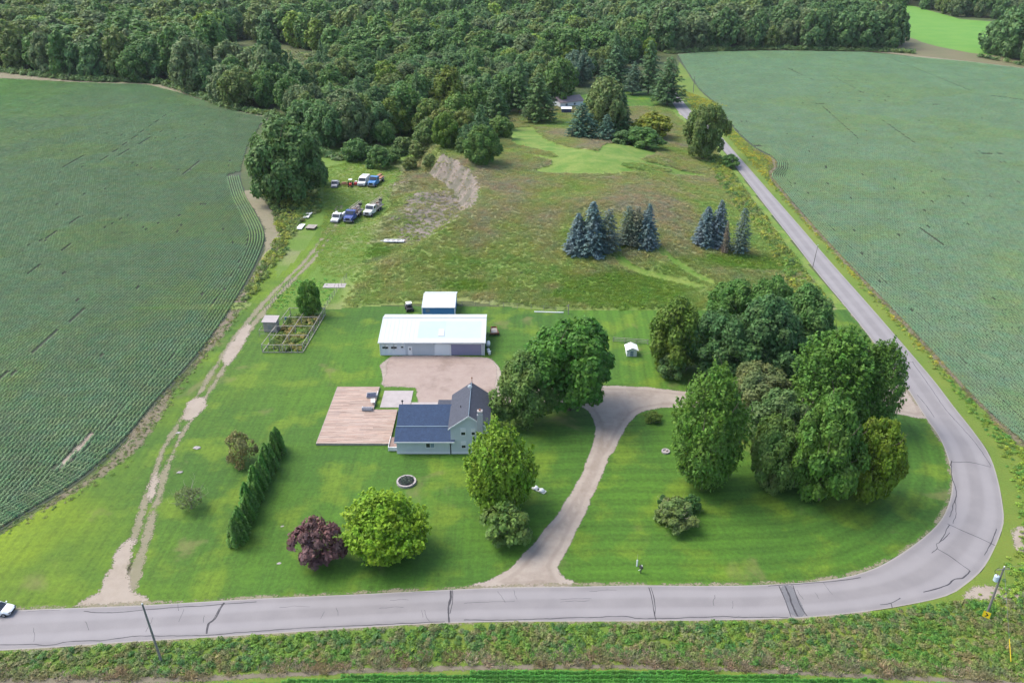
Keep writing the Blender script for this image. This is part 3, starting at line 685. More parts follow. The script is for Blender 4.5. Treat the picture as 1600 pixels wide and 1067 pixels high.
def conifer(name, px, ytop, ybot, wpx, kind, color, label, var=0, group=None):
    g = at(px, ybot); D = depth_of(g); r = wpx / 2 * D / FPX; g = Vector((g.x, g.y + r * .55, 0)); g.z = float(height(g.x, g.y)); h = max(3, Zat(ytop, g.y) - g.z); nr, nh = NOM[kind]
    return place_tree(name, g, kind, var, r / nr * (1.28 if 'spruce' in kind else 1.12), h / nh, color, label, 'tree', group, 'straight', .0)

LEAFK = 1.45
def gain(c):                                          # measured against the photograph: the deep greens were too dark
    k = 1.22 + 1.30 * float(np.clip((.15 - c[1]) / .09, 0, 1)); return (c[0] * k * 1.0, c[1] * k, c[2] * k * (.62 if c[2] < .62 * c[1] else .95), 1)
G_DK = (.030, .070, .028); G_MD = (.048, .108, .028); G_LT = (.078, .155, .028); G_YL = (.150, .215, .030); G_OL = (.062, .095, .034); G_BL = (.055, .100, .075); G_GY = (.075, .115, .060)

# the garden trees near the house
tree('maple_tree', 600, 757, 874, 130, 'round', (.150, .265, .022), 'round bright lime green tree beside the purple tree on the front lawn', 1, trunk='mid')
tree('plum_tree', 497, 808, 886, 80, 'small', (.060, .033, .034), 'dark purple leaved tree on the front lawn near the road', 1, trunk='small', lift=.02)
tree('maple_tree', 780, 656, 795, 114, 'round', (.125, .225, .026), 'lime topped tree standing right in front of the house', 1, trunk='mid')
tree('apple_tree', 792, 785, 854, 76, 'small', (.065, .115, .040), 'small grey green tree below the lime topped tree by the driveway', 1, trunk='small', lift=.05)
tree('maple_tree', 893, 489, 632, 156, 'round', (.052, .140, .030), 'big green tree with a bare trunk between the shop and the driveway', 0, trunk='big', lift=.16)
tree('ash_tree', 815, 552, 660, 108, 'oval', (.065, .118, .040), 'loose airy tree between the house and the big driveway tree', 1, trunk='mid', lift=.1)
tree('maple_tree', 1113, 574, 754, 118, 'maple', (.058, .125, .024), 'tall oval tree at the left end of the grove beside the driveway', 0, trunk='big', lift=.04)
tree('oak_tree', 1216, 598, 708, 110, 'oval', (.052, .092, .042), 'grey green tree in the middle of the grove above its lowest trees', 0, trunk='mid')
tree('oak_tree', 1215, 648, 760, 96, 'round', (.055, .100, .032), 'rounded olive green tree at the lower middle of the grove', 0, trunk='mid', lift=.03)
tree('apple_tree', 1208, 727, 768, 46, 'small', (.080, .125, .045), 'small pale tree at the very front of the grove', 0, trunk='small')
tree('maple_tree', 1296, 612, 780, 124, 'oval', (.040, .088, .020), 'dark green dense tree at the right front of the grove', 0, trunk='big', lift=.03)
tree('maple_tree', 1308, 512, 665, 130, 'maple', (.050, .115, .024), 'large dense tree on the right side of the grove near the curve', 1, trunk='big', lift=.04)
tree('maple_tree', 1372, 530, 662, 84, 'maple', (.042, .095, .022), 'narrow dark tree at the right end of the grove beside the road', 0, trunk='big', lift=.04)
tree('honey_locust', 1370, 652, 778, 92, 'round', (.105, .170, .022), 'feathery yellow green tree at the lower right of the grove', 0, trunk='mid', lift=.04)
tree('maple_tree', 1056, 468, 576, 100, 'oval', (.085, .145, .030), 'yellow topped tree at the back left corner of the grove', 1, trunk='mid', lift=.03)
tree('oak_tree', 1132, 478, 588, 122, 'round', (.028, .062, .028), 'very dark tree next to the yellow topped tree at the back of the grove', 0, trunk='mid', lift=.03)
tree('oak_tree', 1200, 466, 594, 122, 'oval', (.030, .066, .032), 'dark tree in the middle of the back row of the grove', 1, trunk='mid', lift=.03)
tree('poplar_tree', 1150, 430, 520, 100, 'oval', (.048, .108, .030), 'mid green tree at the top left of the grove beside the meadow', 0, trunk='mid', lift=.03)
tree('poplar_tree', 1202, 428, 525, 84, 'round', (.044, .100, .030), 'mid green tree at the very top of the grove beside the meadow', 0, trunk='mid', lift=.03)
tree('poplar_tree', 1255, 450, 565, 108, 'oval', (.046, .100, .036), 'mid green tree at the top right of the grove near the straight road', 1, trunk='mid', lift=.03)
tree('poplar_tree', 1224, 500, 590, 108, 'round', (.036, .082, .040), 'dark green tree just below the top right tree of the grove', 0, trunk='mid', lift=.03)
tree('willow_tree', 1188, 562, 642, 100, 'round', (.070, .092, .050), 'silvery tree among darker trees in the middle of the grove', 0, trunk='mid', lift=.03)
tree('apple_tree', 1050, 545, 592, 44, 'small', (.060, .110, .050), 'low grey green bush tree at the left foot of the grove', 0, trunk='small', lift=.0)
tree('sapling', 1020, 640, 660, 30, 'small', (.090, .150, .035), 'thin young tree beside the fork of the gravel driveway', 0, trunk='small', lift=.1)
tree('apple_tree', 1054, 770, 828, 72, 'small', (.105, .155, .065), 'pale spreading tree alone on the right lawn', 0, trunk='pale', lift=.08)
tree('round_shrub', 1082, 772, 800, 26, 'small', (.030, .070, .030), 'small dark shrub right behind the pale tree on the right lawn', 1, 'shrub', trunk=None, lift=0)
tree('round_shrub', 1036, 771, 795, 18, 'small', (.032, .075, .034), 'dark little shrub on the left of the pale tree on the right lawn', 0, 'shrub', trunk=None, lift=0)
tree('round_shrub', 482, 440, 494, 38, 'small', (.050, .115, .024), 'upright green bush standing behind the wooden garden frame', 1, 'shrub', trunk=None, lift=0)
tree('plum_bush', 374, 674, 726, 52, 'sparse', (.105, .100, .060), 'thin brownish bush beside the top of the cedar row', 1, 'shrub', trunk='small', lift=.02)
tree('apple_tree', 295, 753, 794, 46, 'sparse', (.120, .150, .085), 'small half bare tree with a pale trunk between lane and cedar row', 0, trunk='pale', lift=.2)
tree('oak_tree', 446, 188, 306, 132, 'oak', (.042, .080, .034), 'huge spreading oak at the edge of the left soybean field', 0, trunk='big', lift=.06)
tree('oak_tree', 1104, 160, 243, 72, 'round', (.058, .090, .036), 'round dark tree leaning over the straight road at the end of the yard', 0, trunk='big', lift=.08)
# the row of columnar cedars
for i in range(18):
    t = i / 17; x, y = -42.4 + .3 * math.sin(i * 2.1), 94.8 + 25.5 * t
    s = .95 + .18 * math.sin(i * 1.7)
    ORD = ['second', 'third', 'fourth', 'fifth', 'sixth', 'seventh', 'eighth', 'ninth']
    if i == 0: lab = 'columnar cedar at the lower end of the row nearest the road'
    elif i == 17: lab = 'columnar cedar at the upper end of the row nearest the deck'
    elif i < 9: lab = 'columnar cedar, %s in the row counted from its road end' % ORD[i - 1]
    else: lab = 'columnar cedar, %s in the row counted from its deck end' % ORD[16 - i]
    place_tree('cedar_tree', (x, y, 0), 'cedar', i, 2.0 * s, 1.5 * s * (1.06 - .1 * (i % 3 == 1)), (.040, .092 + .010 * (i % 3), .022), lab, 'tree', 'columnar cedars in a row' , None, .0)
# meadow spruces
SP = [(903, 332, 402, 40, 'spruce', 0, (.085, .135, .150), 'blue spruce leftmost in the left meadow clump'), (925, 314, 404, 50, 'spruce', 1, (.068, .112, .115), 'tallest blue spruce of the left meadow clump'), (950, 326, 400, 38, 'thinspruce', 0, (.055, .080, .072), 'thin greyish spruce on the right of the left meadow clump'),
      (981, 321, 388, 36, 'thinspruce', 0, (.048, .066, .050), 'dull olive spruce leftmost in the middle meadow clump'), (994, 322, 390, 32, 'thinspruce', 1, (.060, .075, .055), 'slim faded spruce in the centre of the middle meadow clump'), (1011, 318, 392, 36, 'spruce', 1, (.072, .115, .122), 'blue spruce rightmost in the middle meadow clump'),
      (1103, 322, 388, 38, 'spruce', 0, (.082, .125, .140), 'broad blue spruce leftmost in the right meadow clump'), (1122, 312, 390, 36, 'spruce', 1, (.082, .125, .138), 'tall blue spruce in the middle of the right meadow clump'), (1132, 345, 400, 12, 'thinspruce', 0, (.085, .075, .055), 'nearly dead bare spruce between the spruces of the right clump'), (1157, 324, 402, 30, 'thinspruce', 0, (.052, .080, .068), 'slender spruce standing apart at the right of the right clump')]
for (px, yt, yb, wd, kd, v, c, lab) in SP: conifer('spruce_tree', px, yt, yb, wd, kd, c, lab, v)
# trees at the back of the meadow and round the neighbour's yard
BK = [('tree', 697, 200, 262, 52, 'oval', (.070, .130, .028), 'bright rounded tree on the bank above the sand pit', 0), ('tree', 753, 192, 256, 66, 'oval', (.046, .092, .030), 'dark pyramidal tree right of the bright tree above the sand pit', 0),
      ('tree', 733, 190, 235, 36, 'mid', (.040, .080, .046), 'small blue green tree between the two trees above the sand pit', 1), ('con', 752, 162, 230, 42, 'pine', (.034, .072, .040), 'pine with a pointed top behind the trees above the sand pit', 0),
      ('tree', 690, 172, 220, 46, 'mid', (.105, .135, .045), 'pale olive tree behind the bank above the sand pit', 0), ('tree', 700, 118, 188, 58, 'mid', (.105, .150, .036), 'yellow green tree at the edge of the woods behind the sand pit', 2),
      ('con', 776, 124, 205, 54, 'pine', (.036, .072, .036), 'layered dark pine at the left end of the green clearing', 0), ('tree', 745, 90, 140, 34, 'mid', (.050, .105, .045), 'slim green tree poking above the woods behind the pine', 2),
      ('con', 812, 84, 182, 50, 'pine', (.040, .082, .038), 'tall pine left of the neighbouring yard', 1), ('con', 842, 112, 196, 62, 'pine', (.044, .084, .040), 'broad pine in front of the neighbouring house on its left', 0), ('tree', 876, 96, 160, 54, 'mid', (.046, .090, .032), 'leafy tree just left of the neighbouring roof', 0),
      ('tree', 945, 128, 205, 64, 'mid', (.072, .105, .050), 'pale green tree covering the right side of the neighbouring house', 0), ('con', 910, 160, 218, 58, 'pine', (.034, .072, .048), 'dark bluish pine left front of the neighbouring yard', 0), ('con', 948, 178, 222, 40, 'pine', (.036, .072, .050), 'low bluish pine at the front of the neighbouring yard', 1), ('con', 969, 140, 212, 42, 'spruce', (.032, .070, .034), 'pointed dark spruce beside the yellow shrub', 0),
      ('tree', 1018, 172, 214, 58, 'mid', (.165, .200, .034), 'golden yellow bushy tree beside the straight road', 1), ('tree', 1005, 200, 224, 60, 'mid', (.040, .085, .030), 'low dark shrub mass in front of the golden tree', 3), ('tree', 972, 202, 224, 40, 'mid', (.040, .080, .038), 'low dark bush left of the shrub mass by the golden tree', 3),
      ('con', 1045, 88, 168, 62, 'pine', (.032, .066, .036), 'big dark white pine at the head of the straight road', 0), ('con', 1015, 62, 150, 52, 'pine', (.032, .066, .038), 'dark pine behind the big white pine at the road head', 1), ('con', 962, 70, 142, 60, 'pine', (.032, .068, .042), 'bluish dark pine behind the neighbouring lawn', 0), ('tree', 1016, 62, 96, 24, 'mid', (.110, .185, .030), 'bright yellow green tree at the left corner of the right field', 0), ('tree', 978, 40, 92, 48, 'mid', (.055, .092, .040), 'rounded grey green tree above the pines near the right field', 1),
      ('con', 990, 95, 150, 36, 'pine', (.034, .064, .040), 'slim pine between the bluish pine and the white pine', 1),
      ('tree', 903, 75, 130, 44, 'mid', (.048, .080, .050), 'greyish tree directly behind the neighbouring house', 1), ('tree', 590, 226, 262, 46, 'small', (.045, .090, .035), 'low bushy growth at the wood edge above the trucks', 0), ('tree', 556, 218, 250, 46, 'small', (.040, .085, .035), 'dark bushy growth left of the wood edge above the trucks', 1), ('tree', 492, 250, 288, 40, 'small', (.060, .090, .038), 'shaggy olive bush at the right foot of the huge oak', 1),
      ('tree', 1140, 240, 262, 34, 'small', (.040, .085, .030), 'dark bush below the round tree beside the straight road', 0), ('tree', 630, 212, 240, 40, 'small', (.060, .100, .045), 'grey green bush at the head of the sand pit', 0), ('tree', 655, 222, 246, 34, 'small', (.075, .105, .050), 'pale bush on the slope at the head of the sand pit', 1),
      ('tree', 672, 240, 262, 26, 'small', (.070, .105, .050), 'grey bush on the upper bank left of the bright rounded tree', 0), ('tree', 640, 246, 266, 24, 'small', (.085, .115, .050), 'small pale bush halfway down the bank at the pit head', 1), ('tree', 610, 232, 254, 34, 'small', (.050, .095, .036), 'dark green bush at the wood edge left of the pit head', 1),
      ('tree', 668, 190, 226, 40, 'mid', (.060, .100, .040), 'mid green tree on the upper slope left of the pale olive tree', 2), ('tree', 782, 178, 216, 36, 'mid', (.055, .10, .03), 'rounded green tree at the left tip of the green clearing', 1), ('tree', 716, 150, 206, 50, 'mid', (.060, .11, .032), 'mid green tree in the middle of the clump above the sand pit', 0), ('tree', 668, 150, 204, 46, 'mid', (.070, .11, .035), 'olive green tree at the left of the clump above the sand pit', 3), ('tree', 745, 140, 190, 46, 'mid', (.050, .098, .03), 'tall green tree at the top of the clump above the sand pit', 2),
      ('tree', 720, 214, 240, 26, 'small', (.060, .10, .04), 'bush filling the gap beside the small blue green tree', 0), ('tree', 728, 172, 214, 40, 'mid', (.080, .115, .040), 'olive tree right of the pale olive tree above the bank', 0)]
for b in BK:
    typ, px, yt, yb, wd, kd, c, lab, v = b
    if typ == 'con': conifer('pine_tree', px, yt, yb, wd, kd, c, lab, v)
    else: tree('bush' if kd == 'small' else 'broadleaf_tree', px, yt, yb, wd, kd, c, lab, v, cat='shrub' if kd == 'small' else 'tree', trunk=None if kd == 'small' else 'mid', lift=.03)

# ------------------------------------------------------------------ woods
WOODS = {  # area: (outline of tree bases in the photograph, words)
    'west': [(-260, 104), (-60, 106), (0, 110), (60, 118), (120, 124), (180, 127), (240, 128), (285, 138), (330, 158), (375, 172), (432, 184), (430, 150), (400, 142), (362, 122), (352, 100), (340, 78), (380, 66), (300, 40), (100, 20), (-400, 20)],
    'middle': [(440, 184), (470, 214), (500, 238), (560, 232), (620, 226), (668, 206), (700, 190), (760, 185), (800, 180), (860, 160), (905, 128), (960, 118), (1000, 92), (1010, 70), (960, 50), (800, 50), (620, 60), (560, 82), (520, 108), (470, 126), (440, 150)],
    'north': [(300, 40), (380, 64), (470, 78), (540, 88), (620, 60), (800, 50), (960, 50), (1010, 70), (1040, 82), (1100, 79), (1200, 77), (1300, 78), (1380, 80), (1412, 80), (1385, 50), (1330, 20), (1300, -6), (1560, -25), (1700, -40), (-400, -40), (-400, 20), (100, 20)],
    'east': [(1535, 88), (1570, 92), (1620, 104), (1720, 116), (1800, 80), (1620, 70), (1560, 70)],
    'northeast': [(1350, 0), (1440, 14), (1500, 28), (1600, 33), (1760, 40), (1760, 26), (1620, 22), (1560, 4), (1500, -4), (1500, -20), (1380, -14)],
}
cand = []
for key, poly in WOODS.items():
    pw = [flat(*p) for p in poly]; A = np.array(pw); x0, y0 = A.min(0); x1, y1 = A.max(0)
    y0_ = y0
    yy = y0
    while yy < min(y1, 1500):
        spc = 12.6 if yy < 700 else 14.5
        if key == 'middle': spc = 10.4
        for xx in np.arange(x0, x1, spc):
            cand.append((xx + random.uniform(-.36, .36) * spc, yy + random.uniform(-.36, .36) * spc, key))
        yy += spc * .92
cx = np.array([c[0] for c in cand]); cy = np.array([c[1] for c in cand]); ck = np.array([c[2] for c in cand])
ok = np.zeros(len(cand), bool)
for key, poly in WOODS.items():
    m = ck == key; ok[m] = inside([flat(*p) for p in poly], cx[m], cy[m])
ok &= np.abs(cx) < .64 * (cy * CT + CAMH * ST) + 14
clr = [flat(*p) for p in [(362, 84), (400, 76), (470, 84), (540, 94), (530, 104), (480, 112), (450, 130), (400, 136), (372, 116)]]
ok &= ~inside(clr, cx, cy)
for o in list(bpy.data.objects):                       # keep the woods off the trees placed one by one
    if o.get('category') == 'tree' and o.location.y > 230: ok &= np.hypot(cx - o.location.x, cy - o.location.y) > 8.0
ok &= ~((np.hypot((cx - 62) / 30, (cy - 385) / 42) < 1))
cx, cy, ck = cx[ok], cy[ok], ck[ok]
order = np.argsort(np.hypot(cx, cy)); cx, cy, ck = cx[order], cy[order], ck[order]
# the front rows of every wood and the nearest inner trees stand as trees of their own
wood_out = {k: [flat(*p) for p in v] for k, v in WOODS.items()}
tone_n = fbm(cx, cy, 60, 91, 2); tone_r = RNG.random(len(cx))
def where(x, y, key):
    D = y * CT + CAMH * ST; px = 800 + x / D * FPX
    if key == 'west':
        z = ['at the left end of', 'left of centre in', 'right of centre in', 'at the right end of'][int(np.clip((px + 20) // 115, 0, 3))]
        return z + ' the wood above the left soybean field'
    if key == 'middle':
        v = 533.5 + FPX * ((CAMH) * CT - y * ST) / (y * CT + CAMH * ST)
        row = 'at the front edge of' if v > 190 else ('halfway up' if v > 135 else ('high up in' if v > 100 else 'at the very back of'))
        col = 'just behind the huge oak' if px < 540 else ('behind the parked trucks' if px < 640 else ('above the sand pit' if px < 740 else ('behind the green clearing' if px < 850 else 'behind the neighbouring house')))
        return row + ' the wood ' + col
    if key == 'north': return ('behind the top edge of the right soybean field' if px > 1020 else 'in the dense wood at the top centre') + (' near its right end' if px > 1280 else (' near its left end' if 1020 < px < 1130 else ''))
    return WORDS[key]
WORDS = {'west': 'in the wood along the top of the left soybean field', 'middle': 'in the wood behind the oak and the sand pit', 'north': 'in the far wood across the top', 'east': 'in the dark wood at the far end of the right soybean field', 'northeast': 'in the tree belt beyond the bright green field'}
TONES = [('dark green', (.034, .068, .034)), ('mid green', (.045, .092, .034)), ('olive green', (.064, .094, .038)), ('pale yellow green', (.096, .150, .036)), ('grey green', (.055, .082, .050))]
def tone(i):
    r = tone_r[i]
    if ck[i] in ('east', 'northeast'): return 0 if r < .55 else (4 if r < .9 else 2)
    if cy[i] > 620 and cx[i] > 60: return 0 if r < .6 else (4 if r < .85 else 2)
    return 3 if r > .93 else (2 if r > .74 else (4 if r > .60 else (1 if r > .26 else 0)))
def size(i):
    k = ck[i]; yy = cy[i]; s = {'west': .98, 'middle': .86, 'north': 1.0, 'east': 1.0, 'northeast': .85}[k]
    return s * (.66 + .68 * RNG.random())
edge_first = []
frontY = {}
for i in range(len(cx)):
    d = pdist(wood_out[ck[i]], cx[i:i + 1], cy[i:i + 1])[0]
    edge_first.append((math.hypot(cx[i], cy[i]) - (25 if d < 12 else 0), i))
edge_first.sort(); chosen = set(i for _, i in edge_first[:270]); rest = []
for i in range(len(cx)):
    ti = tone(i); s = size(i); c = np.array(TONES[ti][1]) * RNG.uniform(.95, 1.85); sz = s * RNG.uniform(.95, 1.35)
    if ck[i] == 'middle' and RNG.random() < .13:
        kd = 'pine'; 
    else: kd = 'mid' if math.hypot(cx[i], cy[i]) < 560 else 'far'
    if i in chosen:
        lab = '%s %s %s' % (TONES[ti][0].replace('pale yellow green', 'yellowish'), 'tree', where(cx[i], cy[i], ck[i])); gz = float(height(cx[i], cy[i]))
        inner = pdist(wood_out[ck[i]], cx[i:i + 1], cy[i:i + 1])[0] > 14 and kd != 'pine'; lift = .55 if inner else .05; sz = sz * .64 if inner else sz
        if kd == 'pine': c = np.array((.034, .070, .040)); lab = 'dark layered pine ' + where(cx[i], cy[i], ck[i])
        place_tree('pine_tree' if kd == 'pine' else 'broadleaf_tree', (cx[i], cy[i], gz), kd, i, s * (1.62 if ck[i] != 'middle' else 1.40) if kd != 'pine' else s * .9, (sz * (1.72 if ck[i] != 'middle' else 1.40) if kd != 'pine' else sz * 1.15), tuple(c), lab, 'tree', 'trees ' + WORDS[ck[i]] + (' pines' if kd == 'pine' else ' ' + TONES[ti][0]), 'mid' if kd != 'pine' else 'straight', lift)
    else:
        inner = pdist(wood_out[ck[i]], cx[i:i + 1], cy[i:i + 1])[0] > 14
        rest.append((cx[i], cy[i], s, sz * (.64 if inner else 1.), *c, (6.5 if inner else .3) * s))

# ------------------------------------------------------------------ instanced ground cover
def gn_scatter(name, pts, rot, scl, tint, srcs, which=None, label=None):
    srcs = srcs if isinstance(srcs, (list, tuple)) else [srcs]
    pts = np.asarray(pts, np.float32); n = len(pts); me = bpy.data.meshes.new(name)
    me.vertices.add(n); me.vertices.foreach_set('co', pts.ravel())
    me.attributes.new('rot', 'FLOAT', 'POINT').data.foreach_set('value', np.asarray(rot, np.float32))
    me.attributes.new('scl', 'FLOAT_VECTOR', 'POINT').data.foreach_set('vector', np.asarray(scl, np.float32).ravel())
    me.attributes.new('tint', 'FLOAT_COLOR', 'POINT').data.foreach_set('color', np.c_[np.asarray(tint, np.float32), np.ones(n, np.float32)].astype(np.float32).ravel())
    wh = np.zeros(n, np.int32) if which is None else np.asarray(which, np.int32)
    me.attributes.new('which', 'INT', 'POINT').data.foreach_set('value', wh)
    o = mobj(name, me); o['kind'] = 'stuff'
    if label: o['label'] = label
    ng = bpy.data.node_groups.new(name, 'GeometryNodeTree'); ng.interface.new_socket('Geometry', in_out='INPUT', socket_type='NodeSocketGeometry'); ng.interface.new_socket('Geometry', in_out='OUTPUT', socket_type='NodeSocketGeometry')
    N = ng.nodes; L = ng.links; gi = N.new('NodeGroupInput'); go = N.new('NodeGroupOutput'); join = N.new('GeometryNodeJoinGeometry')
    def na(nm, typ):
        a = N.new('GeometryNodeInputNamedAttribute'); a.data_type = typ; a.inputs['Name'].default_value = nm; return [q for q in a.outputs if q.enabled][0]
    for k, src in enumerate(srcs):
        iop = N.new('GeometryNodeInstanceOnPoints'); oi = N.new('GeometryNodeObjectInfo'); oi.inputs['Object'].default_value = src; oi.inputs['As Instance'].default_value = True
        L.new(gi.outputs[0], iop.inputs['Points']); L.new(oi.outputs['Geometry'], iop.inputs['Instance'])
        cmb = N.new('ShaderNodeCombineXYZ'); L.new(na('rot', 'FLOAT'), cmb.inputs[2]); L.new(cmb.outputs[0], iop.inputs['Rotation']); L.new(na('scl', 'FLOAT_VECTOR'), iop.inputs['Scale'])
        if len(srcs) > 1:
            cmp_ = N.new('FunctionNodeCompare'); cmp_.data_type = 'INT'; cmp_.operation = 'EQUAL'
            ins = [q for q in cmp_.inputs if q.enabled]; L.new(na('which', 'INT'), ins[0]); ins[1].default_value = k; L.new(cmp_.outputs[0], iop.inputs['Selection'])
        L.new(iop.outputs[0], join.inputs[0])
    L.new(join.outputs[0], go.inputs[0])
    md = o.modifiers.new('scatter', 'NODES'); md.node_group = ng
    return o

def src(name, me):                                    # a source that is never linked into the scene
    return bpy.data.objects.new(name, me)

def relabel(me, mat): me = me.copy(); me.materials.clear(); me.materials.append(mat); return me

# the rest of the far woods
far_src = [src('wood_tree', relabel(m, M['leaf_inst'])) for m in CR['far']]
rest = np.array(rest); n = len(rest)
gn_scatter('far_woods', np.c_[rest[:, 0], rest[:, 1], height(rest[:, 0], rest[:, 1]) + rest[:, 7]], RNG.uniform(0, 6.28, n), np.c_[rest[:, 2] * 1.62, rest[:, 2] * 1.62, rest[:, 3] * 1.70], np.array([gain(q)[:3] for q in rest[:, 4:7]]), far_src, np.arange(n) % 4, 'far woods closing the top of the view')
print('woods', n, 'single', len(chosen))

def clump(seed, n, half, hgt, leaf, mound=True, mat='leaf_inst', up=.5):
    rng = np.random.default_rng(seed); x = rng.uniform(-1, 1, n); y = rng.uniform(-1, 1, n)
    env = np.sqrt(np.clip(1 - x ** 2 * .9, 0, 1)); z = env * rng.uniform(.45, 1, n)
    if mound == 'disc': r = np.sqrt(rng.random(n)); th = rng.uniform(0, 6.28, n); x, y = r * np.cos(th), r * np.sin(th); z = np.sqrt(np.clip(1 - r * r * .85, 0, 1)) * rng.uniform(.35, 1, n)
    c = np.c_[x * half[0], y * half[1], z * hgt]; d = unit(np.c_[x * .7, rng.normal(size=n) * .2 if mound != 'disc' else y * .7, np.full(n, up)] + rng.normal(size=(n, 3)) * .35)
    return leaves_mesh('clump', c, d, leaf, rng, M[mat], .7)

def blades(seed, n, r, h, w_):
    rng = np.random.default_rng(seed); q = np.sqrt(rng.random(n)) * r; th = rng.uniform(0, 6.28, n); b = np.c_[q * np.cos(th), q * np.sin(th), np.zeros(n)]
    lean = rng.normal(size=(n, 2)) * .55 * h; hh = h * rng.uniform(.5, 1.1, n); a = rng.uniform(0, 3.14, n); u = np.c_[np.cos(a), np.sin(a), 0 * a] * w_
    t = b + np.c_[lean, hh]; mdl = (b + t) / 2 + np.c_[-lean * .15, hh * .1]
    P = np.stack([b - u * .6, mdl - u, t, mdl + u], 1).reshape(-1, 3); return nmesh('tuft', P, np.arange(4 * n).reshape(n, 4), M['leaf_inst'])

soy = src('soy_plants', clump(60, 120, (.235, 1.0), .66, .115, up=.9))
weed = [src('weed_plant', clump(61, 46, (.62, .62), .95, .16, 'disc')), src('weed_plant', clump(62, 30, (.5, .5), .7, .20, 'disc'))]
tuft = [src('grass_tuft', blades(63, 70, .8, .50, .05)), src('grass_tuft', blades(64, 50, .6, .42, .06))]

def field_rows(name, poly, head, angle_fn, tint_fn, seed, label, gaps):
    """soybean rows: parallel rows inside, a few headland rows that follow the edge"""
    rng = np.random.default_rng(seed); A = np.array(poly); x0, y0 = A.min(0); x1, y1 = A.max(0); sp = .80; ln = 1.95
    xs = np.arange(x0, x1, sp); ys = np.arange(y0, min(y1, 640), ln); X, Y = np.meshgrid(xs, ys); x = X.ravel(); y = Y.ravel() + rng.uniform(-.2, .2, X.size)
    vis = (np.abs(x) < .665 * (y * CT + CAMH * ST) + 6) & (y > 60); x, y = x[vis], y[vis]
    x = x + angle_fn(x, y)
    sd_ = sdist(poly, x, y); dh = pdist(head, x, y, False); ok = (sd_ < -.5) & (dh > 5.2); x, y = x[ok], y[ok]; rot = np.full(len(x), 0.0)
    # headland rows
    hx, hy, hr = [], [], []
    H = np.array(smooth_line(head, 8)); s = np.r_[0, np.cumsum(np.hypot(*np.diff(H, axis=0).T))]; q = np.arange(0, s[-1], ln * .92); hp = np.c_[np.interp(q, s, H[:, 0]), np.interp(q, s, H[:, 1])]; dd = np.gradient(hp, axis=0); dd /= np.hypot(dd[:, 0], dd[:, 1])[:, None]; nn = np.c_[-dd[:, 1], dd[:, 0]]
    sg = 1 if inside(poly, hp[len(hp) // 2, 0] + nn[len(hp) // 2, 0] * 3, hp[len(hp) // 2, 1] + nn[len(hp) // 2, 1] * 3) else -1
    for k in range(6):
        p = hp + nn * sg * (.9 + k * sp); hx.append(p[:, 0]); hy.append(p[:, 1]); hr.append(np.arctan2(dd[:, 1], dd[:, 0]) - math.pi / 2)
    hx = np.concatenate(hx); hy = np.concatenate(hy); hr = np.concatenate(hr); ok = inside(poly, hx, hy) & (np.abs(hx) < .665 * (hy * CT + CAMH * ST) + 6) & (hy > 60)
    x = np.r_[x, hx[ok]]; y = np.r_[y, hy[ok]]; rot = np.r_[rot, hr[ok]]
    keep = np.ones(len(x), bool)
    for g in gaps: keep &= pdist(g[0], x, y, False) > .5 * g[1] * (.6 + .8 * fbm(x, y, 3, 5, 2))
    vig = fbm(x, y, 26, seed, 4); keep &= rng.random(len(x)) > .001 + .04 * sstep(.60, .72, fbm(x, y, 7, seed + 3, 3)) * sstep(.5, .6, vig)
    x, y, rot, vig = x[keep], y[keep], rot[keep], vig[keep]; n = len(x)
    hs = .72 + .40 * fbm(x, y, 14, seed + 5, 3) + rng.normal(size=n) * .04; rowv = .86 + .14 * vnoise(x / sp * 1.0, y / 160, 4)
    scl = np.c_[rowv * (.94 + rng.normal(size=n) * .07), np.full(n, 1.03), np.clip(hs, .35, 1.5)]
    t = tint_fn(x, y, vig, rng); flip = np.where(rng.random(n) < .5, math.pi, 0)
    # wash: a little soy canopy is missing along wheel tracks
    gn_scatter(name, np.c_[x, y, np.zeros(n)], rot + flip, scl, t, soy, None, label); print(name, n)

def tint_l(x, y, v, rng):
    a = np.array((.185, .310, .148)); b = np.array((.200, .325, .122)); c = np.array((.060, .150, .036))
    m = sstep(.50, .66, v)[:, None]; far = (sstep(300, 520, y) * sstep(.3, .6, fbm(x, y, 60, 7, 2)))[:, None]
    t = a * (1 - m) + b * m; t = t * (1 - far * .55) + np.array((.165, .345, .155)) * far * .55
    br = (sstep(-200, -330, x) * sstep(330, 420, y))[:, None]; t = t * (1 - br) + np.array((.16, .35, .08)) * br
    return t * (.94 + .12 * rng.random((len(x), 1))) * (.88 + .24 * fbm(x, y, 8, 9, 3))[:, None]
def tint_r(x, y, v, rng):
    a = np.array((.212, .345, .198)); b = np.array((.222, .352, .165)); m = sstep(.52, .68, v)[:, None]
    t = a * (1 - m) + b * m; fa = sstep(380, 600, y)[:, None]; t = t * (1 - fa * .5) + np.array((.185, .345, .19)) * fa * .5
    return t * (.94 + .12 * rng.random((len(x), 1))) * (.88 + .24 * fbm(x, y, 8, 19, 3))[:, None]
seg = lambda *p: ([flat(*q) for q in p])
gapsL = [(seg((86, 732), (147, 678)), .9), (seg((0, 560), (40, 527)), .45), (seg((0, 594), (92, 517), (150, 470)), .42), (seg((100, 262), (190, 212)), .5), (seg((150, 258), (260, 180)), .45), (seg((180, 247), (255, 205)), .45), (seg((280, 280), (320, 245)), .45), (seg((298, 322), (320, 320)), .9), (seg((155, 362), (205, 335)), .4), (seg((20, 445), (115, 380)), .35), (seg((70, 375), (130, 337)), .4)]
